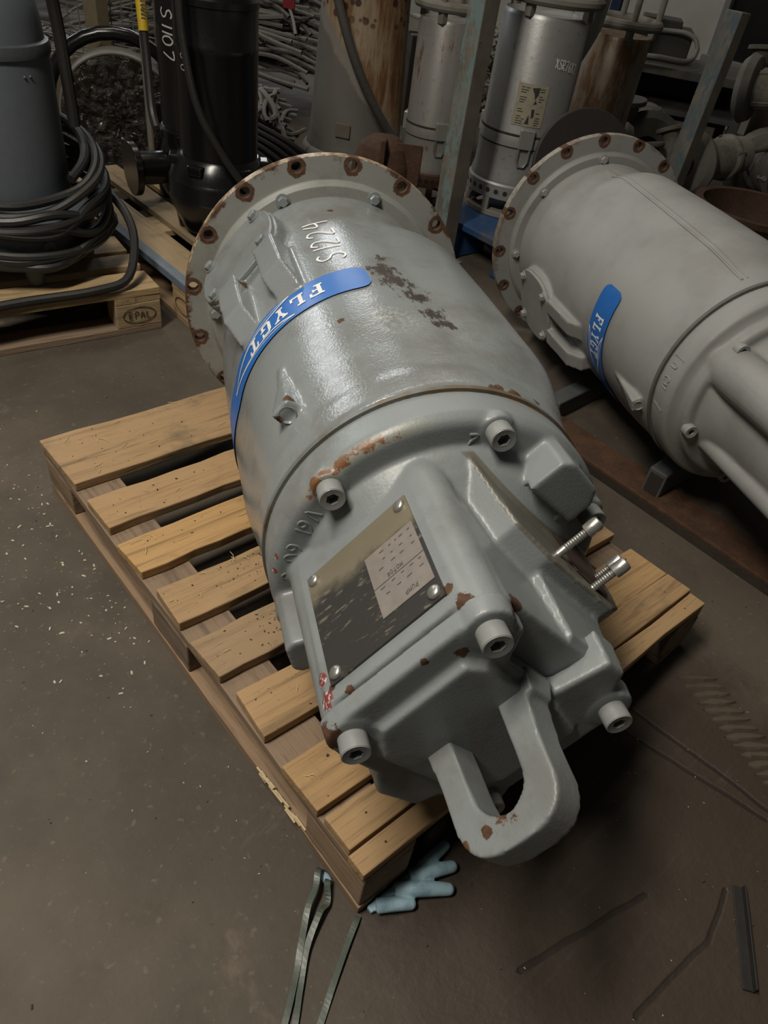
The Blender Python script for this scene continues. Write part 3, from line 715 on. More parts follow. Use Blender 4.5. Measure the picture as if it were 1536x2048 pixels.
# ---------------------------------------------------------------- second, clean pump on steel bars
GB = (.285, .286, .277)
P_B = paint_mat('grey_paint_clean', GB, rough=.48, dirt_amt=.12, orange=.12, rust_pts=[(*P3(.30, 160, .985), .012), (*P3(.29, 165, .45), .006), (*P3(.29, 178, .42), .006), (*P3(.29, 168, .60), .006), (*P3(.29, 150, .62), .008)])
P_BF = paint_mat('grey_paint_clean_flange', (.25, .255, .243), rough=.5, extra=flange_extra(.335, rad(8), .42), dirt_amt=.2, orange=.1)
SB = .96
MBt = pump_matrix(V((1.876, 1.143, .340)), -2.057, .036) @ Matrix.Scale(SB, 4)
PB, BODY_B, WRB = pump(dict(label='freshly painted grey axial pump lying on steel bars at the right edge', M=MBt, paint=P_B, flange_paint=P_BF, ph=rad(8), seam=.99,
    bulges=[(91, 44, .034, .14, 1.0), (271, 44, .03, .14, 1.0)], cover_phi=195, cover_c=(.064, .24), cover_h=(.108, .128), cover_b=(.070, .088), cover_D=.288,
    bars=[(.012, .36, .575, .05, .300), (.118, .36, .575, .05, .300)], pads=[(200, .77, .955)], ring_bolts=[54, 99, 144, 189, 9, 280], bolt=P_B, band=(158, 262, .615, .712), letters=(176, 5.6), letter_h=.046, ribs=[104.5]))
def motor_B():
    mb = MB()
    mb.lathe([(.262, .995), (.267, 1.0), (.267, 1.055), (.262, 1.066), (.25, 1.07), (.236, 1.078), (.233, 1.10), (.225, 1.106), (.14, 1.106)], 96)
    mb.lathe([(.215, 1.09), (.200, 1.115), (.186, 1.14), (.178, 1.19), (.172, 1.32), (.168, 1.58), (.15, 1.62), (.05, 1.63)], 72)
    for th, r, w in ((150, .182, .056), (216, .176, .026), (30, .182, .056), (330, .176, .026), (270, .176, .03)):
        d = P3(r, th, 0); mb.cyl(d + V((0, 0, 1.06)), d + V((0, 0, 1.56)), w * 1.06, w * .9, 24); mb.sphere(d + V((0, 0, 1.56)), w * .9, 16, 8)
    h = fuse(mb, .0045, 5, 'motor_housing', P_B, PB)
    cap = hex_mesh('cap_screw', .017, .022, socket=True)
    for k in range(6): put('cap_screw', cap, P_B, h, P3(.222, 139 + 60 * k, 1.100), (0, 0, 1))
    MB().ring([(.272, .988), (.272, .998), (.255, .998), (.255, .988)], 96).build('joint_ring', plain('joint_olive', (.10, .10, .085), .6), PB)
    cm = MB()
    for s in hand_strokes('UKCA', .022)[0]:
        q = [P3(.2675, 165 + p.x / .267 * 57.3 * 1.0, 1.04 - p.y) for p in spline([(x, y, 0) for x, y in s], 4)]; cm.tube(q, .0018, 5)
    cm.tube([P3(.2675, 162, 1.012), P3(.2675, 190, 1.012), P3(.2675, 192, 1.048), P3(.2675, 162, 1.048)], .0014, 5, True)
    cm.build('casting_marks', P_B, h)
motor_B()
for _th in (103.5, 106.5):
    MB().tube([WRB.cyl(_th + 7 * k / 24, .17 + .78 * k / 24, .0) for k in range(25)], .0022 if _th < 105 else .0036, 6).build('seam_line', P_B, BODY_B)
M_BAR = paint_mat('dark_steel_bar', (.075, .08, .082), rough=.5, wear=.4, dirt_amt=.3)
def steel_bar(p, size, rz, label, mat=None):
    o = MB().box((0, 0, 0), size).build('steel_bar', mat or M_BAR, None, 0, .004); o.location = p; o.rotation_euler = (0, 0, rz)
    MB().box((0, 0, 0), (size[0] + .004, size[1] * .72, size[2] * .72)).build('bar_end', M_CAVE, o, 0)
    return tag(o, label, 'steel bar', 'steel bars under the right pump')
steel_bar((1.74, .795, .032), (.74, .055, .063), .05, 'dark steel bar end between the two grey pumps, farther bar under right pump')
steel_bar((1.58, .375, .043), (.52, .055, .086), .05, 'dark steel bar under the motor end of the right pump, beside floor rail')
# ---------------------------------------------------------------- blue plastic pallet, posts
M_BLUEP = paint_mat('blue_plastic', (.014, .055, .15), rough=.45, dirt=(.12, .10, .07), dirt_amt=.5)
bp = empty('plastic_pallet', (1.97, 1.42, 0), 'blue plastic pallet under the silver pumps behind the right flange', 'pallet')
top = MB().box((.39, .30, .135), (.78, .60, .03)).build('deck', M_BLUEP, bp, 0, .006)
for x in (.09, .39, .68):
    for y in (.10, .50): MB().box((x, y, .06), (.18, .2, .12), None, .9).build('foot', M_BLUEP, bp, 0, .008)
lg = MB()
write_on(lg, 'LOT', .028, lambda x, y: (V((-.0015, .17 - x, .055 + y)), V((-1, 0, 0))), .004, 3)
M_POST = paint_mat('flaking_post_paint', (.17, .20, .19), rough=.7, dirt=(.13, .105, .075), dirt_amt=.9, wear=.35, orange=.5)
def post_mat(nm, flake, base):
    g = G(nm); n = g.noise(38, 8, .75, g.map((1, 1, .35))); b = g.noise(6, 5); gm = g.n('ShaderNodeNewGeometry'); nn = g.vmath('DOT_PRODUCT', gm.outputs['Normal'], (-1, 0, 0))
    c = g.mix(g.step(b, .35, .65), base, (.20, .175, .14))
    face = g.step(nn, .4, .7)
    c = g.mix(g.math('MULTIPLY', g.step(g.math('ADD', n, g.math('MULTIPLY', b, .35)), .65, .72), face), c, flake)
    c = g.mix(g.step(g.noise(20, 7, .75), .60, .70), c, (.11, .065, .035))
    return g.out(c, .75, 0, g.bump(n, .4, .002))
M_PF1 = post_mat('flaking_turquoise_post', (.15, .215, .215), (.125, .115, .095)); M_PF2 = post_mat('flaking_blue_post', (.09, .13, .145), (.125, .125, .112))
def post(p, h, w, label, mat, rx=0, ry=0):
    o = empty('rack_post', p, label, 'post', 'steel rack posts')
    o.rotation_euler = (rx, ry, 0)
    mb = MB(); mb.plate([(-w / 2, -w / 2), (w / 2, -w / 2), (w / 2, w / 2), (-w / 2, w / 2)], [[(-w * .4, -w * .4), (w * .4, -w * .4), (w * .4, w * .4), (-w * .4, w * .4)]], .008, h)
    mb.build('tube', mat, o, 0, .004); MB().box((0, 0, .004), (w * 1.8, w * 1.8, .008)).build('base_plate', mat, o, 0, .002)
post((1.885, 1.835, 0), 1.5, .078, 'steel post with flaking turquoise paint between the silver pumps, nearest post', M_PF1)
post((3.50, 1.787, 0), .93, .085, 'short bluish steel post in front of the scrap pumps at right', M_PF2, 0, .05)
post((3.45, 2.55, 0), 1.5, .07, 'grey brown post behind the rusty tan pump', plain('post_brown', (.16, .14, .115), .8, 0, .3))
post((3.62, 2.50, 0), 1.5, .06, 'dark blue post beside the grey brown post at the back', plain('post_dark_blue', (.012, .025, .06), .5))
# ---------------------------------------------------------------- left: euro pallets, grey standing pump, black pumps
def euro(M, label, blue, nm='pallet'):
    P = empty(nm, None, label, 'pallet', 'euro pallets', M)
    for i, (y, w) in enumerate(((.0725, .145), (.2475, .1), (.4, .145), (.5525, .1), (.7275, .145))): board('deck_board', M_PALEW, P, (.6, y, .133), (1.2, w, .022), .002, 0, .002, 60 + i)
    for x in (.0725, .6, 1.1275): board('stringer_board', M_PALEW, P, (x, .4, .111), (.8, .145, .022), .002, pi / 2, .002, 70 + int(x * 9))
    for x in (.0725, .6, 1.1275):
        for y, w in ((.05, .1), (.4, .145), (.75, .1)): board('block', M_BLOCK, P, (x, y, .061), (.145, w, .078), .003, 0, .001, 80 + int(x * 9 + y * 7))
    for y, w in ((.05, .1), (.4, .145), (.75, .1)): board('bottom_board', M_FRAMEW, P, (.6, y, .011), (1.2, w, .022), .002, 0, .002, 90 + int(y * 9))
    return P
M_BLOCK = wood_mat('chipboard_block', (.46, .32, .16), (.36, .24, .11), (.2, .13, .06), .2)
M_BURN = plain('burnt_brand', (.06, .035, .018), .9)
def mat_rz(p, a):
    m = Matrix.Rotation(a, 4, 'Z'); m.translation = p; return m
# corner of the left pallet at (.595, 1.80), its long side running to the left
aL = atan2(1.80 - 1.849, .595 - .099)
PL_ = euro(mat_rz(V((.595, 1.800, 0)) - V((cos(aL), sin(aL), 0)) * 1.2, aL) @ Matrix.Diagonal((1, .9, 1, 1)), 'worn euro pallet under the grey standing pump, left edge', False)
br = MB()      # oval brand burnt into the corner block
bo = lambda x, y: (V((1.1275 + x, -.0022, .061 + y)), V((0, -1, 0)))
q = [bo(.052 * cos(t), .026 * sin(t)) for t in [2 * pi * k / 40 for k in range(41)]]; ribbon(br, [a for a, b in q], [b for a, b in q], .0035)
write_on(br, 'EPAL', .022, lambda x, y: bo(x - .034, y - .011), .0032, 3)
br.build('block_brand', M_BURN, PL_, 0)
PBK = euro(mat_rz(V((.670, 1.722, 0)), pi / 2) @ Matrix.Translation((0, -.80, 0)), 'pale wooden pallet under the two glossy black pumps', True)
be = MB().box((.6, .80 + .0012 - .004, .133), (1.19, .011, .0235)).build('blue_edge', plain('blue_edge_paint', (.12, .16, .20), .8), PBK, 0)
st = MB().box((.42, .778, .1443), (.70, .022, .001)).build('blue_edge', be.data.materials[0], PBK, 0)
bb = MB()
bo2 = lambda x, y: (V((.0725 + x, .8022, .061 + y)), V((0, 1, 0)))
q = [bo2(.052 * cos(t), .026 * sin(t)) for t in [2 * pi * k / 40 for k in range(41)]]; ribbon(bb, [a for a, b in q], [b for a, b in q], .0035)
bb.build('block_brand', M_BURN, PBK, 0)

M_DG = plain('slate_grey_paint', (.088, .102, .115), .46, 0, .12, 70, .12); M_DG2 = plain('slate_grey_rubber', (.05, .056, .062), .5)
M_CABLE = plain('black_rubber_cable', (.018, .017, .016), .45, 0, .15, 120, .3)
M_BLACK = plain('gloss_black_paint', (.006, .006, .0065), .24, 0, .08, 90, .2)
def cyl_wrap(c, r): return lambda th, z, off=.002: V((c[0] + (r + off) * cos(th), c[1] + (r + off) * sin(th), z))
cx, cy = .313, 2.153
PG = empty('submersible_pump', (cx, cy, .1458), 'slate grey submersible pump standing upright at the left edge with cable coiled round', 'pump')
b0 = MB().lathe([(.10, .045), (.17, .045), (.205, .055), (.222, .085), (.224, .15), (.215, .175), (.19, .19), (.175, .205), (.165, .23)], 64); b0.build('volute', M_DG, PG)
MB().lathe([(.166, .20), (.168, .24), (.166, .56), (.163, .585)], 64).build('motor_casing', M_DG, PG)
MB().lathe([(.160, .580), (.170, .583), (.171, .596), (.167, .612), (.157, .616)], 64).build('clamp_ring', M_DG2, PG)
MB().lathe([(.158, .61), (.155, .66), (.145, .72), (.130, .745), (.10, .755), (.10, .80), (.115, .81), (.115, .86), (.02, .87)], 56).build('motor_head', M_DG, PG)
for a in (-100, -10, 80, 170): MB().cyl((.185 * cos(rad(a)), .185 * sin(rad(a)), 0), (.185 * cos(rad(a)), .185 * sin(rad(a)), .06), .026, .029, 20).build('foot', M_DG, PG, 35, .003)
for a in (-88, -2): MB().cyl((.2 * cos(rad(a)), .2 * sin(rad(a)), .125), (.236 * cos(rad(a)), .236 * sin(rad(a)), .125), .018, .016, 16).build('plug', M_DG, PG, 35, .002)
for k in (0, 1): MB().sphere((.167 * cos(rad(-75 + 6 * k)), .167 * sin(rad(-75 + 6 * k)), .545), .0035, 8, 6).build('rivet', M_DG, PG)
# the cable coil: one long cable wound round the pump, its last turn falling on to the pallet
rn = random.Random(5); pts = []
for k in range(10):
    rr = .205 + .024 * (k % 3) + rn.uniform(-.006, .006); zz = .475 - .022 * k; rr = max(rr, .256) if zz < .41 else rr; tx, ty = rn.uniform(.02, .085), rn.uniform(.0, .04)
    for i in range(14):
        a = rad(-60) + 2 * pi * i / 14
        pts.append((cx + .012 + rr * cos(a) * 1.02, cy + rr * sin(a), zz - .022 * i / 14 + tx * sin(a) + ty * cos(a)))
pts += [(cx + .262, cy - .10, .26), (cx + .25, cy + .06, .30), (cx + .28, cy - .06, .33), (cx + .275, cy - .21, .27), (cx + .20, cy - .32, .18), (cx + .09, cy - .335, .161), (cx - .10, cy - .315, .158), (cx - .40, cy - .29, .158), (cx - .62, cy - .10, .158)]
pts = [(x, y, max(z, .158)) for x, y, z in pts]
tag(MB().tube(spline(pts, 5), .0135, 9).build('power_cable', M_CABLE), 'black rubber cable coiled in loose turns round the slate grey pump', 'cable')
hd = [(cx + .10, cy - .16, 1.02), (cx + .155, cy - .105, .93), (cx + .178, cy - .08, .80), (cx + .184, cy - .08, .66), (cx + .186, cy - .08, .545)]
tag(MB().tube(spline(hd, 6), .017, 10).build('power_cable', M_CABLE), 'thick black cable hanging down right side of the slate grey pump', 'cable')

def black_pump(c, R, label, num, k, q=1.0):
    T = empty('black_pump', (*c, .1458), label, 'pump', 'glossy black pumps on the pale pallet')
    MB().lathe([(R * .80, .05), (R * 1.0, .02), (R * 1.15, .06), (R * 1.32 * q, .11), (R * 1.36 * q, .14), (R * 1.34 * q, .145), (R * 1.34 * q, .19), (R * 1.30 * q, .20), (R * 1.28 * q, .205), (R * 1.26 * q, .215), (R * 1.08, .262), (R * 1.02, .27)], 64).build('pump_housing', M_BLACK, T)
    MB().lathe([(R * .99, .25), (R * 1.0, .30), (R * 1.0, .58), (R * 1.012, .583), (R * 1.012, .60), (R * 1.0, .603), (R, .70), (R * 1.03, .703), (R * 1.03, .72), (R * .9, .74)], 64).build('motor_casing', M_BLACK, T)
    MB().lathe([(R * .92, .72), (R * .92, .85), (R * .4, .9)], 48).build('motor_head', M_BLACK, T)
    for i in range(4):
        a = rad(45 + 90 * i + k); MB().cyl((R * cos(a), R * sin(a), 0), (R * cos(a) * 1.05, R * sin(a) * 1.05, .10), .022, .034, 14).build('foot', M_BLACK, T, 35, .003)
    for i in range(6):
        a = rad(30 + 60 * i + k); MB().box((R * 1.16 * q * cos(a), R * 1.16 * q * sin(a), .245), (.035, .055, .03), Matrix.Rotation(a, 3, 'Z')).build('lug', M_BLACK, T, 0, .006)
    return T
B2 = (1.005, 2.126); B1 = (1.09, 2.435)
BP2 = black_pump(B2, .131, 'larger glossy black pump in front with diagonal cable, no chalk number', '', 0)
BP1 = black_pump(B1, .125, 'glossy black pump at the back left with chalk number on its casing', '', 10, .82)
# outlet flange of the rear black pump, pointing left
of = MB(); d = V((-.80, .10, 0)).normalized(); of.cyl(V((0, 0, .13)) + d * .08, V((0, 0, .13)) + d * .25, .055, .06, 24); of.cyl(V((0, 0, .13)) + d * .24, V((0, 0, .13)) + d * .265, .092, None, 32); of.build('outlet_flange', M_BLACK, BP1, 30, .003)
kn = MB()
def on_black(c, R, a0, z0): return lambda x, y: (V((R * cos(a0 + y / R), R * sin(a0 + y / R), z0 - x)), V((cos(a0 + y / R), sin(a0 + y / R), 0)))
write_on(kn, 'S1107', .046, on_black(B1, .127, rad(-171), .645), .0055, 5, .9)
kn.build('chalk_number', plain('grey_chalk', (.38, .38, .37), .9), BP1, 0)
k2 = MB(); write_on(k2, '00', .026, on_black(B2, .133, rad(-176), .575), .004, 4, 1.2); k2.build('chalk_mark', plain('grey_chalk_faint', (.22, .22, .21), .9), BP1 if False else BP2, 0)
cb = [(.855, 2.06, 1.02), (.848, 2.06, .90), (.846, 2.045, .77), (.862, 2.005, .60), (.915, 1.965, .475), (1.00, 1.93, .35), (1.12, 1.93, .25), (1.25, 1.99, .18)]
tag(MB().tube(spline(cb, 8), .0115, 10).build('power_cable', M_CABLE), 'black cable hanging diagonally across the larger black pump', 'cable')
yc = [(1.07, 2.80, .95), (1.06, 2.77, .78), (1.05, 2.73, .58), (1.03, 2.68, .42), (1.02, 2.63, .36)]
yo = MB().tube(spline(yc, 6), .016, 10).build('power_cable', M_CABLE); tag(yo, 'black cable with yellow tag hanging beside the timber post', 'cable')
yt = MB().tube([(1.0605, 2.772, .785), (1.056, 2.755, .71), (1.0535, 2.745, .66)], .0185, 14).build('yellow_tag', plain('yellow_tag', (.55, .38, .02), .5), yo); yt['label'] = 'yellow label wrapped round the cable'
bars = MB()
for i in range(7):
    z = .672 + i * .013; bars.add([(1.044, 2.737, z), (1.058, 2.732, z), (1.058, 2.732, z + .006), (1.044, 2.737, z + .006)], [(0, 1, 2, 3)])
bars.build('tag_printing', M_INK, yo, 0)
# timber post and galvanised pipe
o = MB().box((0, 0, .6), (.075, .075, 1.2)).build('timber_post', plain('greenish_timber', (.15, .125, .075), .85, 0, .4, 30), None, 0, .004); o.location = (1.20, 3.52, 0); o.rotation_euler = (0, 0, .4); tag(o, 'upright greenish timber post behind the rear black pump', 'post')
o = MB().cyl((0, 0, 0), (0, 0, 1.1), .014, None, 14).build('steel_pipe', plain('galvanised_pipe', (.20, .19, .17), .5, .4)); o.location = (1.16, 2.985, 0); tag(o, 'thin upright galvanised pipe beside the yellow tagged cable', 'pipe')
# drum end wrapped in film
DR = empty('wrapped_drum', (1.11, 3.16, .255), 'round drum end wrapped in dark crinkled plastic film behind the coiled cable', 'drum')
ax = V((C_ := (CAM.location - V((1.11, 3.16, .255))))); ax.z = 0; ax.normalize()
DM = frame((0, 0, 0), ax, V((0, 0, 1)))
MB().lathe([(.245, -.16), (.25, -.02), (.245, 0)], 56, DM).build('barrel', plain('drum_grey', (.10, .09, .075), .7), DR)
MB().ring([(.240, -.005), (.244, .004), (.250, .004), (.253, -.008), (.245, -.02)], 64, DM).build('rim', plain('drum_rim_dusty', (.13, .12, .10), .6), DR)
def film():
    g = G('crinkled_film'); n = g.noise(9, 6, .6, None, 1.6); v = g.n('ShaderNodeTexVoronoi', feature='DISTANCE_TO_EDGE'); v.inputs['Scale'].default_value = 14; g.set(v.inputs['Vector'], g.vmath('ADD', g.co, (0, 0, 0)))
    return g.out(g.mix(g.step(n, .45, .7), (.012, .009, .007), (.045, .036, .027)), .13, 0, g.bump(g.math('ADD', n, g.math('MULTIPLY', v.outputs['Distance'], .5)), 1.0, .05))
M_FILM = film()
fm = MB(); rn = random.Random(9); vs = [(0, 0, .02)]; NR, NA = 14, 48
for i in range(1, NR + 1):
    for k in range(NA): vs.append((.243 * i / NR * cos(2 * pi * k / NA), .243 * i / NR * sin(2 * pi * k / NA), .004 + rn.uniform(0, .018) * (1 - (i / NR) ** 4) + .012))
fs = [(0, 1 + k, 1 + (k + 1) % NA) for k in range(NA)] + [(1 + (i - 1) * NA + k, 1 + i * NA + k, 1 + i * NA + (k + 1) % NA, 1 + (i - 1) * NA + (k + 1) % NA) for i in range(1, NR) for k in range(NA)]
fm.add(vs, fs, DM); fm.build('plastic_film', M_FILM, DR, 180)
arc = [V((1.11, 3.16, .24)) + ax * -.21 + (V((0, 0, 1)) * sin(rad(t)) + ax.cross(V((0, 0, 1))) * -cos(rad(t))) * .30 for t in range(5, 180, 12)]
tag(MB().tube(arc, .028, 12).build('hose', M_BLACK), 'black hose arched over the wrapped drum', 'hose')
# cardboard sheet with thin wires on it
cb_ = MB().box((0, 0, .18), (.72, .75, .36)).build('cardboard_box', plain('brown_cardboard', (.17, .135, .092), .85, 0, .2, 14, .15), None, 0, .004); cb_.location = (.98, 4.12, 0); cb_.rotation_euler = (0, 0, .25)
MB().box((0, .1, .3612), (.71, .05, .0012)).build('tape', plain('packing_tape', (.24, .19, .12), .4), cb_, 0); tag(cb_, 'large brown cardboard box behind the wrapped drum', 'box')
# ---------------------------------------------------------------- heaps of old cable behind
M_OLDC = plain('old_grey_cable', (.135, .128, .118), .75, 0, .2, 60, .45); M_OLDC2 = plain('dark_old_cable', (.035, .033, .03), .6, 0, .2, 60, .4)
def heap(name, label, box, hfn, n, r0, r1, seed, mat, L=(.5, 1.3), wav=.10, ang=0.0, spread=.6, z0=0.0):
    rn = random.Random(seed); mb = MB(); x0, x1, y0, y1 = box
    for i in range(n):
        px, py = rn.uniform(x0, x1), rn.uniform(y0, y1); a = ang + rn.gauss(0, spread); l = rn.uniform(*L); r = rn.uniform(r0, r1); lay = rn.uniform(.35, 1.0); pts = []
        ph, am = rn.uniform(0, 6), rn.uniform(.3, 1) * wav
        for k in range(7):
            t = (k / 6 - .5) * l; w = am * sin(ph + k * .9)
            x = px + cos(a) * t - sin(a) * w; y = py + sin(a) * t + cos(a) * w
            pts.append((x, y, max(z0 + r, hfn(x, y) * lay + rn.uniform(-.02, .03))))
        mb.tube(spline(pts, 3), r, 6, False, False)
    return tag(mb.build(name, mat), label, 'cable', None, 'stuff')
RV = V((.697, -.717, 0))
def hump(cx, cy, rx, h): return lambda x, y: h * max(0.0, 1 - ((x - cx) ** 2 + (y - cy) ** 2) / rx ** 2) ** .5
heap('cable_heap', 'tangled heap of old grey cables behind the black pumps', (1.95, 2.65, 3.95, 5.2), hump(2.5, 4.25, 1.35, .66), 230, .008, .015, 11, M_OLDC, (.5, 1.4), .12, atan2(-.717, .697))
heap('wire_bundle', 'bundle of thin silvery wires lying on the cardboard box', (.80, 1.15, 3.95, 4.3), lambda x, y: .45, 120, .004, .007, 13, plain('silvery_wire', (.16, .16, .155), .5, .3), (.3, .6), .04, -.5, .35, .364)
heap('cable_heap', 'low heap of old cables in the dark by the back wall', (-1.2, 3.2, 6.6, 8.4), hump(1.0, 7.4, 2.4, .6), 130, .012, .022, 14, M_OLDC, (.8, 1.8), .2, -.2)
heap('cable_heap', 'low spill of old grey cables between wrapped drum and cream casing', (1.70, 1.84, 3.0, 3.5), hump(1.78, 3.3, .6, .34), 75, .008, .014, 15, M_OLDC, (.3, .55), .08, .9)
# bundle of thick black cables tied together, in front of the heap
for i in range(5):
    p = [(1.28 + .054 * i, 2.62 + .01 * i, .33), (1.41 + .054 * i, 2.50 + .01 * i, .26), (1.51 + .054 * i, 2.36 + .01 * i, .15), (1.54 + .05 * i, 2.2, .03), (1.56 + .05 * i, 2.02, .018)]
    tag(MB().tube(spline(p, 6), .017, 9).build('thick_cable', M_CABLE), ('leftmost', 'second', 'middle', 'fourth', 'rightmost')[i] + ' of five thick black cables tied in a bundle before the cable heap', 'cable', 'tied bundle of thick cables')
p = [(1.42, 2.42, .20), (1.47, 2.44, .245), (1.63, 2.46, .245), (1.69, 2.42, .20)]
tag(MB().tube(spline(p, 5), .006, 8).build('cable_tie', plain('white_tie', (.35, .35, .34), .3)), 'pale cable tie round the bundle of thick black cables', 'cable tie')
rs = MB().box((0, 0, 2.24), (.05, .006, 4.49)).build('red_strap', plain('red_webbing', (.22, .008, .012), .6), None, 0); rs.location = (1.90, 3.04, .70); rs.rotation_euler = (0, 0, -.78); MB().box((0, 0, .03), (.056, .014, .07)).build('strap_end', plain('red_strap_end', (.16, .006, .01), .5), rs, 0, .003); tag(rs, 'red lifting strap hanging from the roof over the grey cable heap', 'strap')
# wire mesh cage panel
mp = empty('wire_mesh_panel', (1.30, 3.60, 0), 'rusty wire mesh cage panel standing behind the rear black pump', 'mesh panel'); mp.rotation_euler = (0, 0, -.75)
M_MESH = plain('mesh_wire', (.14, .13, .115), .6, .3)
fm_ = MB()
for x in (-.25, .25): fm_.cyl((x, 0, 0), (x, 0, 1.0), .012, None, 10)
for z in (.03, 1.0): fm_.cyl((-.25, 0, z), (.25, 0, z), .012, None, 10)
fm_.build('frame', M_MESH, mp)
wm = MB()
for i in range(1, 10): wm.cyl((-.25 + .05 * i, 0, .03), (-.25 + .05 * i, 0, 1.0), .0028, None, 5)
for i in range(1, 19): wm.cyl((-.25, .003, .03 + .052 * i), (.25, .003, .03 + .052 * i), .0028, None, 5)
tag(wm.build('mesh_wires', M_MESH, mp), kind='stuff')

# ---------------------------------------------------------------- rusty casing with hose, brown casting
def casing_mat():
    g = G('half_rusty_casing'); n = g.noise(11, 8, .7); f = g.noise(3.5, 5); sx = g.n('ShaderNodeSeparateXYZ'); g.set(sx.inputs[0], g.co)
    lat = g.vmath('DOT_PRODUCT', g.co, (.697, -.717, 0))
    # boundary falls from upper left to lower right
    e = g.math('ADD', g.math('SUBTRACT', sx.outputs[2], .37), g.math('MULTIPLY', lat, 1.2)); e = g.math('ADD', e, g.math('MULTIPLY', g.math('SUBTRACT', n, .5), .08))
    bare = g.mix(f, (.07, .065, .058), (.16, .15, .135)); drip = g.noise(1, 7, .7, g.map((30, 30, 4)))
    rust = g.ramp(g.math('ADD', g.math('MULTIPLY', drip, .6), g.math('MULTIPLY', f, .4)), [(.32, (.05, .026, .012)), (.45, (.17, .085, .035)), (.53, (.26, .19, .115)), (.70, (.36, .30, .21))])
    v = g.n('ShaderNodeTexVoronoi'); v.inputs['Scale'].default_value = 19; g.set(v.inputs['Vector'], g.co)
    blot = g.math('MULTIPLY', g.math('SUBTRACT', 1.0, g.step(v.outputs['Distance'], .26, .34)), g.step(g.math('ADD', sx.outputs[2], g.math('MULTIPLY', n, .25)), .66, .80))
    rust = g.mix(blot, rust, (.045, .016, .010))
    c = g.mix(g.step(e, -.02, .03), bare, rust)
    band = g.math('MULTIPLY', g.step(e, -.01, .02), g.math('SUBTRACT', 1.0, g.step(e, .05, .09)))
    c = g.mix(band, c, (.20, .185, .165))
    return g.out(c, .62, 0, g.bump(n, .35, .004))
RC = empty('pump_casing', (2.29, 2.97, .06), 'tall rusty cream casing with bare grey lower half and a hose across it', 'casing')
MB().lathe([(.25, .05), (.245, .08), (.236, .10), (.205, .80), (.205, .98), (.19, 1.0)], 64).build('shell', casing_mat(), RC)
MB().lathe([(.27, -.06), (.275, -.05), (.275, .03), (.262, .05), (.24, .06)], 64).build('base_ring', plain('casing_base', (.17, .155, .135), .7, 0, .3), RC, 35, .004)
o = MB().box((0, 0, 0), (.075, .006, .065)).build('maker_plate', plain('rusty_plate', (.13, .11, .085), .7, 0, .3, 30), RC, 0, .008); o.matrix_local = frame(V((-.195, -.142, .17)), V((-.195, -.142, 0)), V((-.142, .195, 0))) @ Matrix.Rotation(pi / 2, 4, 'X')
h_ = [(2.02, 2.93, 1.10), (2.025, 2.91, .95), (2.03, 2.87, .80), (2.045, 2.80, .66), (2.085, 2.74, .52), (2.16, 2.695, .38), (2.25, 2.66, .26), (2.32, 2.62, .16)]
tag(MB().tube(spline(h_, 8), .021, 12).build('hose', plain('cracked_grey_hose', (.055, .048, .043), .8, 0, .6, 50, .4)), 'cracked grey hose slung diagonally across the rusty cream casing', 'hose')
RCB = empty('rusty_casting', (1.93, 2.32, 0), 'brown rusty cast iron hood with a fin in front of the cream casing', 'casting'); RCB.rotation_euler = (0, 0, -.75)
M_BROWN = rust_mat('brown_rust', .75)
mb = MB(); mb.lathe([(.135, 0), (.14, .02), (.14, .17), (.132, .25), (.105, .32), (.06, .355), (.005, .365)], 40, Matrix.Diagonal((1, .8, 1, 1)))
mb.box((.0, -.10, .20), (.02, .08, .34)); mb.lathe([(.165, 0), (.165, .05), (.14, .055)], 40)
fuse(mb, .005, 5, 'hood', M_BROWN, RCB)
mb = MB(); mb.prism([(-.01, .0), (.012, .0), (.05, .30), (.03, .33)], -.07, .07, Matrix(((0, 0, 1, .10), (1, 0, 0, -.07), (0, 1, 0, .02), (0, 0, 0, 1)))); mb.build('vane', M_BROWN, RCB, 30, .006)

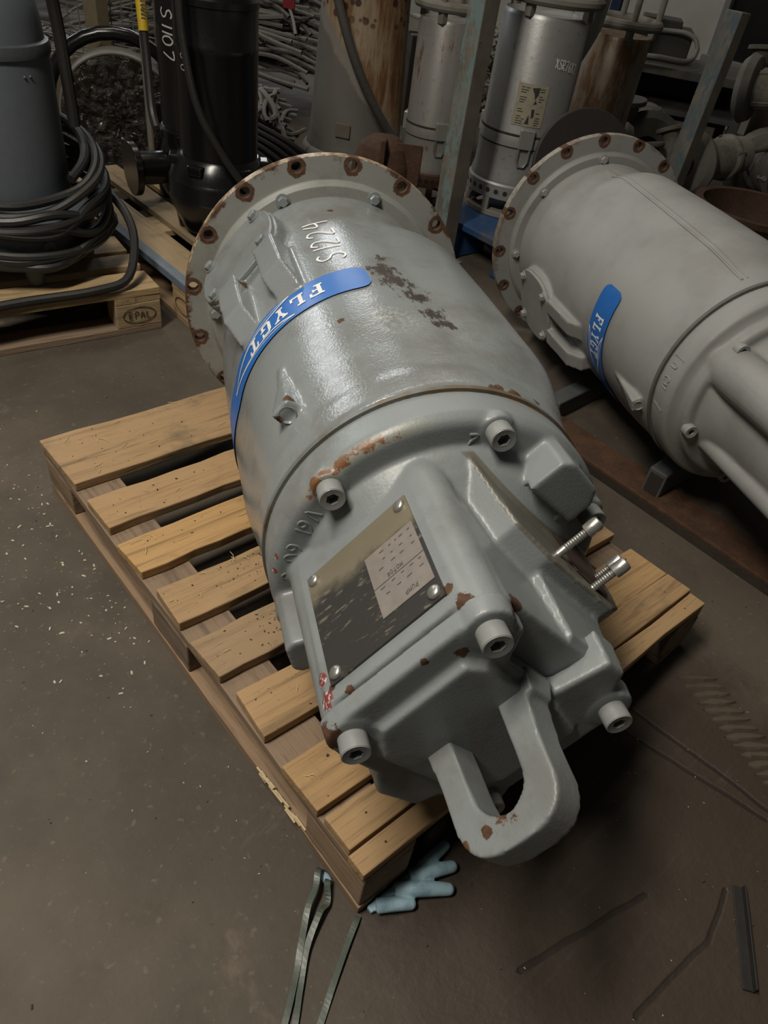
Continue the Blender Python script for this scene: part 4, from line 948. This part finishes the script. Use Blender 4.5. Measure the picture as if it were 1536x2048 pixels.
# ---------------------------------------------------------------- three silver drainage pumps
def silver_mat(nm, base, rust_amt, tan=None):
    g = G(nm); n = g.noise(8, 8, .7); drip = g.noise(1, 7, .7, g.map((28, 28, 5))); f = g.noise(50, 5, .6)
    c = g.mix(n, tuple(x * .8 for x in base), tuple(x * 1.15 for x in base))
    c = g.mix(g.step(g.math('ADD', g.math('MULTIPLY', drip, .6), g.math('MULTIPLY', n, .4)), .62 - rust_amt, .72 - rust_amt), c, g.mix(f, (.11, .055, .022), tan or (.24, .14, .065)))
    c = g.mix(g.math('MULTIPLY', g.step(f, .60, .72), .4), c, (.06, .055, .05))
    return g.out(c, .40, .45 if not tan else .1, g.bump(f, .2, .002))
def silver_pump(p, R, tilt, label, mat, ring_mat, k=0, base_mat=None, rz=0):
    T = empty('drainage_pump', p, label, 'pump', 'silver drainage pumps'); T.rotation_euler = (tilt[0], tilt[1], rz)
    H = .62
    hs = []; NH = 30
    st = MB()
    # strainer: two rings joined by pillars, upper ring drilled
    st.ring([(R * 1.10, 0), (R * 1.10, .022), (R * .8, .022), (R * .8, 0)], 48)
    for i in range(8):
        a = 2 * pi * i / 8 + .2; st.box((R * 1.05 * cos(a), R * 1.05 * sin(a), .045), (.014, .03, .06), Matrix.Rotation(a, 3, 'Z'))
    st.build('strainer_base', base_mat or ring_mat, T, 35, .002)
    pl_ = MB(); pl_.ring([(R * 1.08, .072), (R * 1.10, .075), (R * 1.10, .128), (R * 1.06, .135), (R * .9, .135), (R * .9, .072)], 60); pl_.build('strainer_ring', base_mat or mat, T, 35)
    hm = MB()
    for i in range(NH):
        a = 2 * pi * i / NH; d = V((cos(a), sin(a), 0)); hm.cyl(d * (R * 1.08) + V((0, 0, .102)), d * (R * 1.101) + V((0, 0, .102)), .0105, None, 10)
    tag(hm.build('strainer_holes', M_CAVE, T, 35), kind='stuff')
    MB().lathe([(R * 1.05, .13), (R * 1.05, .15), (R * 1.01, .175), (R * .995, .26), (R * 1.0, .275)], 60).build('bowl', mat, T, 35)
    MB().ring([(R * .985, .272), (R * .985, .283), (R * .95, .283), (R * .95, .272)], 60).build('seam', M_CAVE, T)
    MB().lathe([(R * .99, .279), (R * 1.012, .281), (R * 1.012, .325), (R * 1.0, .33), (R * 1.0, H + .1), (R * .95, H + .115), (R * .4, H + .12)], 60).build('shell', mat, T, 35)
    MB().ring([(R * 1.014, .322), (R * 1.016, .327), (R * 1.0, .331), (R * .99, .322)], 60).build('band', M_CAVE, T)
    for i in range(3):
        a = rad(-128 + 120 * i + k); c, s = cos(a), sin(a)
        cl = MB().box((R * 1.02 * c, R * 1.02 * s, .318), (.022, .060, .075), Matrix.Rotation(a, 3, 'Z')).build('clamp', mat, T, 0, .004)
        MB().tube([V((R * 1.03 * c, R * 1.03 * s, 0)) + V((-s * x, c * x, z)) for x, z in ((-.022, .285), (-.022, .235), (-.012, .215), (.012, .215), (.022, .235), (.022, .285))], .006, 8).build('clamp_loop', M_STEEL, cl)
    MB().tube([(R * 1.10 * cos(2 * pi * i / 40), R * 1.10 * sin(2 * pi * i / 40), H + .165) for i in range(40)], .021, 10, True).build('guard_ring', ring_mat, T)
    for i in range(4):
        a = rad(-160 + 85 * i + k); c, s = R * 1.06 * cos(a), R * 1.06 * sin(a); MB().cyl((c, s, H + .165), (c * .98, s * .98, H + .48), .015, None, 12).build('guard_post', ring_mat, T)
        MB().box((c * .93, s * .93, H + .13), (.03, .03, .05)).build('bracket', ring_mat, T, 0, .003)
    return T
M_SIL = silver_mat('silver_shell', (.33, .33, .325), 0.02); M_SIL2 = silver_mat('silver_shell_rusty', (.32, .31, .29), .075); M_TAN = silver_mat('tan_rusty_shell', (.23, .19, .14), .16, (.20, .105, .04)); M_GR = paint_mat('dusty_guard', (.20, .19, .165), rough=.7, dirt=(.13, .11, .08), dirt_amt=.8, wear=.2)
S1 = silver_pump((2.30, 2.41, .04), .128, (0, 0), 'silver pump with rust streaks left of the turquoise post', M_SIL2, M_GR, 12, rust_mat('strainer_rust', .9))
S2 = silver_pump((2.33, 1.91, .151), .172, (.0, .0), 'larger silver pump with pictogram plate and number on its shell, right of turquoise post', M_SIL, M_GR, -4)
S3 = silver_pump((3.17, 2.13, .04), .148, (0, 0), 'tan rusty pump standing farthest right of the three silver pumps', M_TAN, M_GR, 30)
# fat outlet pipe rising on the right of the larger pump
d2 = V((.80, -.60, 0)).normalized()
om = MB().tube(spline([V((0, 0, .58)) + d2 * .125, V((0, 0, .66)) + d2 * .15, V((0, 0, .75)) + d2 * .165, V((0, 0, .90)) + d2 * .17, V((0, 0, 1.05)) + d2 * .17], 6), [.045 + .017 * min(1, i / 10) for i in range(25)], 20); om.build('outlet_pipe', M_SIL, S2)
# pictogram plate on the larger pump, wrapped on the shell
def shell_pt(R, a0, z0): return lambda x, y: (V((R * cos(a0 + x / R), R * sin(a0 + x / R), z0 + y)), V((cos(a0 + x / R), sin(a0 + x / R), 0)))
A0 = rad(-137); sp = shell_pt(.1745, A0, .44); sheet = MB(); vs = []
for i in range(9):
    for j in range(2): vs.append(sp(-.062 + .124 * i / 8, -.075 + .15 * j)[0])
sheet.add(vs, [(2 * i, 2 * i + 2, 2 * i + 3, 2 * i + 1) for i in range(8)]); wp = sheet.build('warning_plate', plain('worn_cream_plate', (.36, .33, .25), .5, .2, .2, 40, .25), S2, 60)
pk = MB(); sq = shell_pt(.1752, A0, .44)
def blob(pts): pk.add([sq(x, y)[0] for x, y in pts], [tuple(range(len(pts)))])
blob([(-.006, .062), (.026, .066), (.022, .038), (.012, .022), (.008, .040)]); blob([(.016, .022), (.024, .010), (.010, .004)]); blob([(-.010, -.066), (.008, -.066), (.002, -.032)]); blob([(.008, -.012), (.020, -.010), (.022, -.038), (.012, -.044)])
rn = random.Random(8)
for cx_, w_ in ((-.048, .034), (.028, .022)):
    for y in [.062 - .0085 * i for i in range(16)]:
        if rn.random() < .85 and abs(y + .004) > .008: l = w_ * rn.uniform(.5, 1); blob([(cx_, y), (cx_ + l, y), (cx_ + l, y - .003), (cx_, y - .003)])
blob([(-.052, .0), (.052, .0), (.052, -.0015), (-.052, -.0015)])
pk.build('plate_printing', plain('plate_ink', (.035, .033, .03), .6), wp, 0)
cn = MB(); sr = shell_pt(.1748, A0, .60); write_on(cn, 'XxSR7682', .032, lambda x, y: sr(.062 + x * .62, y - .022 - x * .1), .0035, 4, .8); cn.build('chalk_number', M_CHALK, S2, 0)
bpl = MB(); ss = shell_pt(.151, rad(-125), .33); vs = []
for i in range(5):
    for j in range(2): vs.append(ss(-.03 + .06 * i / 4, -.06 + .12 * j)[0])
bpl.add(vs, [(2 * i, 2 * i + 2, 2 * i + 3, 2 * i + 1) for i in range(4)]); bpl.build('maker_plate', plain('brass_plate', (.20, .155, .075), .5, .4, .2, 50), S3, 60)
# dark rubber mud flap leaning behind the right flange
o = MB().lathe([(.001, 0), (.19, 0), (.195, .004), (.195, .014), (.19, .018), (.001, .018)], 40).build('rubber_disc', plain('dark_brown_rubber', (.022, .016, .014), .7)); o.matrix_world = frame(V((2.03, 1.36, .50)), V((-.45, -.85, .28))); tag(o, 'dark brown rubber disc leaning behind the right grey flange', 'rubber disc')
# ---------------------------------------------------------------- scrap pumps and junk on the right
M_SCR = [paint_mat('dusty_scrap_grey', (.15, .145, .13), rough=.75, dirt=(.10, .085, .065), dirt_amt=.8, wear=.15), paint_mat('dusty_scrap_dark', (.085, .085, .082), rough=.7, dirt=(.12, .105, .08), dirt_amt=.8, wear=.1), paint_mat('dusty_scrap_pale', (.21, .20, .17), rough=.75, dirt=(.11, .10, .08), dirt_amt=.8)]
def scrap_pump(p, rot, s, label, m, v=0):
    T = empty('scrap_pump', p, label, 'scrap pump', 'old pumps thrown in a pile'); T.rotation_euler = rot; T.scale = (s, s, s)
    a, b = M_SCR[m % 3], M_SCR[(m + 1) % 3]
    MB().lathe([(.10, -.30), (.12, -.28), (.125, -.05), (.14, -.03), (.14, .0), (.12, .02), (.115, .14), (.09, .17), (.04, .18)], 40).build('motor_casing', a, T, 35)
    vm = MB(); vm.ring([(.08, -.42), (.17, -.40), (.20, -.36), (.18, -.31), (.10, -.30)], 40); vm.cyl((.13, .05, -.36), (.13, .24, -.36), .05, .055, 20); vm.cyl((.13, .22, -.36), (.13, .245, -.36), .09, None, 24); vm.build('volute', b, T, 35, .003)
    MB().tube(spline([(-.10, 0, .12), (-.11, 0, .26), (-.06, 0, .32), (.06, 0, .32), (.11, 0, .26), (.10, 0, .12)], 5), .014, 10).build('handle', M_SCR[(m + 2) % 3], T)
    for i in range(4 + 2 * v):
        t = 2 * pi * i / (4 + 2 * v); MB().cyl((.13 * cos(t), .13 * sin(t), -.05), (.13 * cos(t), .13 * sin(t), .02), .012, None, 8).build('bolt', b, T)
    if m == 1: MB().tube(spline([(.04, .02, .16), (.08, .05, .24), (.18, .10, .22), (.26, .04, .05), (.24, -.08, -.12)], 6), .012, 8).build('cable_stub', M_CABLE, T)
    if v:
        for t in (.7, 2.3, 3.9, 5.5): MB().box((.12 * cos(t), .12 * sin(t), -.17), (.012, .03, .24), Matrix.Rotation(t, 3, 'Z')).build('cooling_fin', a, T, 0, .003)
for p, r, s, l, m, v in [((3.45, 1.70 + .55, .22), (1.35, .2, .6), 1.0, 'grey scrap pump with arched handle just behind the right flange', 2, 0),
    ((4.22, 2.48, .20), (1.5, .1, 2.2), 1.05, 'dusty scrap pump lying between tan pump and short bluish post', 0, 1),
    ((4.22, 1.50, .22), (1.4, -.2, -.7), 1.1, 'dark scrap pump lying right of the short bluish post', 1, 0),
    ((4.75, 1.30, .24), (1.3, .2, 2.8), 1.15, 'grey scrap pump behind the rusty bowl near picture edge', 0, 1),
    ((4.06, 1.82, .24), (1.5, .5, 1.4), .85, 'small scrap pump on top of the pile beside the post', 2, 0),
    ((4.50, 1.72, .58), (1.4, .1, .2), .9, 'scrap pump with bare handle resting highest on the pile', 2, 1)]: scrap_pump(p, r, s, l, m, v)
rn = random.Random(21)
for i, (p, L, r, lb) in enumerate([((3.84, 1.66, .035), .7, .028, 'long grey pipe lying in front of the scrap pile')]):
    o = MB().ring([(r * .8, -L / 2), (r, -L / 2), (r, L / 2), (r * .8, L / 2)], 18, frame((0, 0, 0), (1, 0, 0))).build('pipe', M_SCR[i % 3]); o.location = p; o.rotation_euler = (0, .05 * i, (.6, -.7, .2, -1.2)[i]); tag(o, lb, 'pipe')
bw = empty('rusty_bowl', (3.30, 1.22, 0), 'dark rusty cast iron bowl at the right edge behind pump', 'bowl')
M_BOWL = rust_mat('bowl_rust', .6)
MB().ring([(.02, .03), (.10, .035), (.20, .10), (.245, .22), (.25, .26), (.285, .26), (.285, .235), (.265, .215), (.22, .08), (.12, .0), (.02, .0)], 56).build('basin', M_BOWL, bw, 40)
MB().lathe([(.001, .06), (.15, .062)], 40, None, False).build('oil_puddle', plain('black_oil', (.01, .008, .007), .08), bw)
# machine bench with junk along the wall
bn = empty('steel_bench', (4.62, 2.98, .10), 'dark steel bench with old parts in front of the wall window', 'bench'); bn.rotation_euler = (0, 0, -.95)
MB().box((0, 0, .38), (1.6, .6, .05)).build('bench_top', M_SCR[1], bn, 0, .004)
for x in (-.75, .75):
    for y in (-.25, .25): MB().box((x, y, .13), (.06, .06, .46)).build('leg', M_SCR[1], bn, 0, .004)
MB().box((0, 0, .16), (1.5, .55, .03)).build('shelf', M_SCR[1], bn, 0, .004)
MB().box((0, .26, .2), (1.5, .02, .34)).build('back_panel', M_SCR[1], bn, 0, .004)
hz = MB().tube(spline([(.26 * cos(t), .15 * sin(t), .02 * sin(3 * t)) for t in [2 * pi * k / 16 for k in range(17)]], 4), .014, 10).build('hose', plain('grey_hose', (.17, .165, .15), .5)); hz.location = (4.45, 2.72, .62); hz.rotation_euler = (.5, .0, -.75); tag(hz, 'loop of grey hose lying on the dark steel bench', 'hose')
vb = empty('valve_body', (4.28, 3.32, .505), 'small dark valve with wheel on the steel bench', 'valve'); vm = MB(); vm.cyl((-.12, 0, .08), (.12, 0, .08), .05, None, 20); vm.sphere((0, 0, .09), .075, 18, 12); vm.cyl((0, 0, .1), (0, 0, .25), .02, None, 12); fuse(vm, .005, 3, 'housing', M_SCR[1], vb); MB().tube([(.07 * cos(2 * pi * k / 20), .07 * sin(2 * pi * k / 20), .25) for k in range(20)], .009, 8, True).build('wheel', M_SCR[0], vb)
mc_ = MB(); mc_.box((0, 0, .09), (.62, .30, .18)); mc_.box((.1, 0, .2), (.25, .22, .05)); mo = mc_.build('machine_housing', plain('dark_machine', (.04, .037, .033), .6, 0, .2), None, 0, .008); mo.location = (4.66, 2.98, .506); mo.rotation_euler = (0, 0, -.95); tag(mo, 'dark machine housing standing on the steel bench below window', 'machine'); MB().cyl((-.22, 0, .18), (-.22, 0, .26), .05, .04, 18).build('cap', M_SCR[0], mo)
# rusty skip at the far right
sk = empty('rusty_skip', (5.43, 1.79, 0), 'tall brown rusty steel skip at the right edge under the window', 'skip'); sk.rotation_euler = (0, 0, -.9)
SKM = rust_mat('skip_rust', .55)
for x, y, sx_, sy_ in ((0, -.28, 1.0, .012), (0, .28, 1.0, .012), (-.5, 0, .012, .56), (.5, 0, .012, .56)): MB().box((x, y, .5), (sx_, sy_, 1.0)).build('side_plate', SKM, sk, 0)
MB().box((0, 0, .02), (1.0, .56, .02)).build('bottom_plate', SKM, sk, 0)
heap('rusty_wire', 'tangle of rusty brown wire on scrap at the right edge', (4.85, 4.95, 1.55, 1.7), lambda x, y: .62, 40, .006, .011, 31, rust_mat('wire_rust', .6), (.15, .3), .06, .3, 1.2)
# odds and ends behind the silver pumps
jr = random.Random(4)
for i, (p, sz, col, lb) in enumerate([((3.72, 3.95, .26), (.35, .3, .52), (.24, .21, .17), 'paler carton at the back behind silver pumps'), ((3.4, 3.6, .25), (.4, .3, .5), (.07, .06, .05), 'dark crate behind the rust streaked silver pump'), ((5.3, 3.95, .34), (.3, .3, .68), (.30, .29, .26), 'pale grey cabinet in front of the right wall')]):
    mbx = MB(); mbx.box((0, 0, 0), sz); o = mbx.build('storage_box', plain('box_colour_%d' % i, col, .8, 0, .2, 12), None, 0, .006); o.location = p; o.rotation_euler = (0, 0, jr.uniform(-.6, .6)); MB().box((0, 0, sz[2] / 2 + .004), (sz[0] * 1.02, sz[1] * .5, .012)).build('flap', o.data.materials[0], o, 0); tag(o, lb, 'box')
heap('scrap_metal', 'jumble of rods, hooks and offcuts behind the silver pumps', (3.0, 3.6, 2.85, 3.1), lambda x, y: .66, 80, .006, .018, 33, M_SCR[2], (.12, .34), .06, .5, 1.5)
# ---------------------------------------------------------------- glove, strapping, chips on the floor
def glove():
    g = G('blue_latex_glove'); n = g.noise(35, 5, .6); m = g.out(g.mix(g.step(n, .4, .7), (.34, .50, .58), (.20, .33, .40)), .55, 0, g.bump(n, .35, .003))
    T = empty('work_glove', (.075, .030, 0), 'pale blue work glove lying half under the near pallet corner', 'glove')
    mb = MB()
    mb.box((-.005, -.041, .006), (.11, .012, .010)); mb.sphere((-.085, .038, .006), .011, 12, 8, (.7, 1.3, .4))
    base = V((.0, .0, 0))
    for tip, root, r in (((.104, -.040), (.046, -.040), .0105), ((.089, -.072), (.022, -.040), .0122), ((.060, -.094), (-.010, -.042), .0125), ((-.003, -.074), (-.048, -.044), .0115)):
        t, q = V((*tip, r * .9)), V((root[0], min(root[1], -.044), .011)); pts = [q, q.lerp(t, .35) + V((0, 0, .004)), q.lerp(t, .7) + V((0, 0, .003)), t]
        sp_ = spline(pts, 5); mb.tube(sp_, [r * (1.05 - .25 * (k / (len(sp_) - 1)) ** 2) for k in range(len(sp_))], 12); mb.sphere(t, r * .82, 12, 8)
    o = fuse(mb, .002, 3, 'palm_and_fingers', m, T)
    if False: MB().tube([(-.094 + .008 * cos(t), .066 + .016 * sin(t), .007 + .004 * sin(t)) for k, t in enumerate([2 * pi * i / 18 for i in range(18)])], .004, 8, True).build('cuff', m, T)
glove()
M_STRAP = plain('green_strapping', (.055, .070, .055), .4, 0, .1)
def strap(pts, label, w=.0095):
    mb = MB(); q = spline(pts, 6); up = [V((.35 * sin(k * .35), .3, 1)) for k in range(len(q))]; ribbon(mb, q, up, w)
    o = mb.build('plastic_strap', M_STRAP, None, 0); s = o.modifiers.new('t', 'SOLIDIFY'); s.thickness = .0009
    return tag(o, label, 'strap')
strap([(-.006, .082, .006), (-.018, .080, .024), (-.035, .062, .022), (-.062, .045, .020), (-.095, .014, .012), (-.127, -.018, .006), (-.172, -.056, .004), (-.228, -.096, .004)], 'green plastic strap left of the near pallet corner, outer strand of its loop')
strap([(-.006, .062, .005), (-.016, .058, .020), (-.03, .036, .008), (-.05, .030, .016), (-.092, .004, .010), (-.13, -.034, .005), (-.162, -.066, .004), (-.215, -.108, .004)], 'green plastic strap left of the near pallet corner, inner strand of its loop')
strap([(-.002, -.006, .003), (-.012, -.012, .006), (-.045, -.031, .006), (-.099, -.064, .004), (-.130, -.084, .003), (-.18, -.116, .003)], 'single green strap running from under the near pallet corner to picture bottom')
# dark angle offcut at the lower right
o = MB(); o.box((0, 0, .004), (.16, .018, .003)); o.box((0, .008, .010), (.16, .003, .016)); so = o.build('steel_offcut', plain('dark_offcut', (.028, .026, .025), .6, .3), None, 0, .001); so.location = (.474, -.405, .0); so.rotation_euler = (0, 0, atan2(-.084, -.118)); tag(so, 'narrow dark steel offcut lying at the lower right on the floor', 'offcut')
# mud prints of a tyre tread
tp = empty('tyre_print', (.82, -.16, 0), 'row of dried mud ridges from a tyre tread right of pallet', 'tyre print')
g_ = G('dried_mud'); n_ = g_.noise(30, 6, .7); M_MUD = g_.out(g_.mix(n_, (.085, .066, .046), (.19, .155, .115)), .9, 0, g_.bump(n_, .8, .004))
rn = random.Random(77)
for k in range(13):
    rb = MB(); top = []; vs = []
    for i in range(9):
        x = -.5 + i / 8; w = .5 * (1 - abs(2 * x) ** 3) + .12 + rn.uniform(-.1, .1); h = (.55 + .45 * cos(2.2 * x)) * rn.uniform(.75, 1.1)
        vs += [(x, -w, 0), (x, -w * .5, h), (x, w * .7, h * .55), (x, w * 1.3, 0)]
    rb.add(vs, [(4 * i + q, 4 * i + 4 + q, 4 * i + 5 + q, 4 * i + 1 + q) for i in range(8) for q in range(3)])
    q = rb.build('ridge', M_MUD, tp, 60); q.location = (.052 - .0065 * k, .085 - .0200 * k, 0); q.rotation_euler = (0, 0, -.60 + rn.uniform(-.06, .06)); q.scale = (.088, .0125, .0075)
# wood chips, crumbs and pebbles: uncountable
def crumbs(name, label, n, fn, s0, s1, mat, seed, parent=None):
    rn = random.Random(seed); mb = MB()
    for i in range(n):
        x, y, z = fn(rn)
        while not parent and -.012 < x < .935 and -.012 < y < 1.21: x, y, z = fn(rn)
        s = s0 + (s1 - s0) * rn.random() ** 2.2; a = rn.uniform(0, pi); l = rn.uniform(1, 2.6)
        mb.box((x, y, z + s * .2), (s * l, s, s * .45), Matrix.Rotation(a, 3, 'Z') @ Matrix.Rotation(rn.uniform(-.3, .3), 3, 'X'), .7)
    return tag(mb.build(name, mat, parent, 0), label, None if parent else 'debris', None, 'stuff')
M_CHIP = plain('pale_wood_chips', (.50, .44, .33), .8, 0, 0, 5, .3); M_CRUMB = plain('dark_crumbs', (.045, .035, .026), .9, 0, 0, 60, .5)
crumbs('wood_chips', 'scattered pale chips on the floor left of the pallet', 270, lambda r: (-abs(r.gauss(0, .14)) - .02 if r.random() < .8 else r.uniform(-.8, .9), r.gauss(1.0, .25), 0.001), .0008, .0046, M_CHIP, 41)
crumbs('wood_chips', 'thin scatter of pale grit over the near floor', 260, lambda r: (r.uniform(-.7, .9), r.uniform(-.6, .8), .001), .0005, .0017, M_CHIP, 42)
crumbs('floor_dirt', 'dark crumbs of dirt scattered over the floor', 260, lambda r: (r.uniform(-.7, 1.2), r.uniform(-.6, 1.7), .001), .0008, .003, M_CRUMB, 43)
def on_boards(r):
    ya, yb = r.choice(BOARDS[:7])
    return (abs(r.gauss(.12, .14)) + .01, r.uniform(yb + .01, ya - .01), .1448)
crumbs('dirt_crumbs', None, 200, on_boards, .0006, .0026, M_CRUMB, 44, PAL)
crumbs('dirt_crumbs', None, 200, lambda r: (r.gauss(.19, .035), r.uniform(.415, .49) if r.random() < .8 else r.uniform(.56, .64), .1448), .0007, .003, M_CRUMB, 45, PAL)
sl = MB(); rn = random.Random(46)
for i in range(46):
    x, y, z = on_boards(rn); a = rn.uniform(0, pi); L = rn.uniform(.008, .028); sl.tube([(x, y, z + .001), (x + cos(a) * L * .5 + .002, y + sin(a) * L * .5, z + rn.uniform(.001, .004)), (x + cos(a) * L, y + sin(a) * L, z + .001)], .0006, 4)
tag(sl.build('wood_splinters', plain('straw_splinters', (.55, .44, .24), .8), PAL, 0), kind='stuff')
# nails in the deck boards
nm = bpy.data.meshes.new('nail'); nb = MB(); nb.lathe([(.0021, 0), (.0021, .0006), (.0012, .0009)], 8); nm.from_pydata(nb.v, [], nb.f); nm.materials.append(plain('nail_rust', (.06, .035, .022), .8))
for y in (1.06, .875, .775, .62, .43, .33, .18, .07, .018):
    for x in (.045, .86) if y < .8 else (.045,): put('nail', nm, None, PAL, (x + (y * 7 % .02), y, .1438), (0, 0, 1))
# splintered pale wood on the pallet side
sp = MB(); rn = random.Random(50)
for i in range(20):
    y = rn.uniform(.155, .265); z = .030 + rn.uniform(-.008, .006); L = rn.uniform(.012, .04); sp.box((.0015 - rn.uniform(0, .006), y, z), (.003, L, .002), Matrix.Rotation(rn.uniform(-.07, .07), 3, 'X') @ Matrix.Rotation(rn.uniform(-.07, .07), 3, 'Z'))
tag(sp.build('splintered_wood', plain('fresh_split_wood', (.50, .40, .24), .8, 0, .3), PAL, 0), kind='stuff')
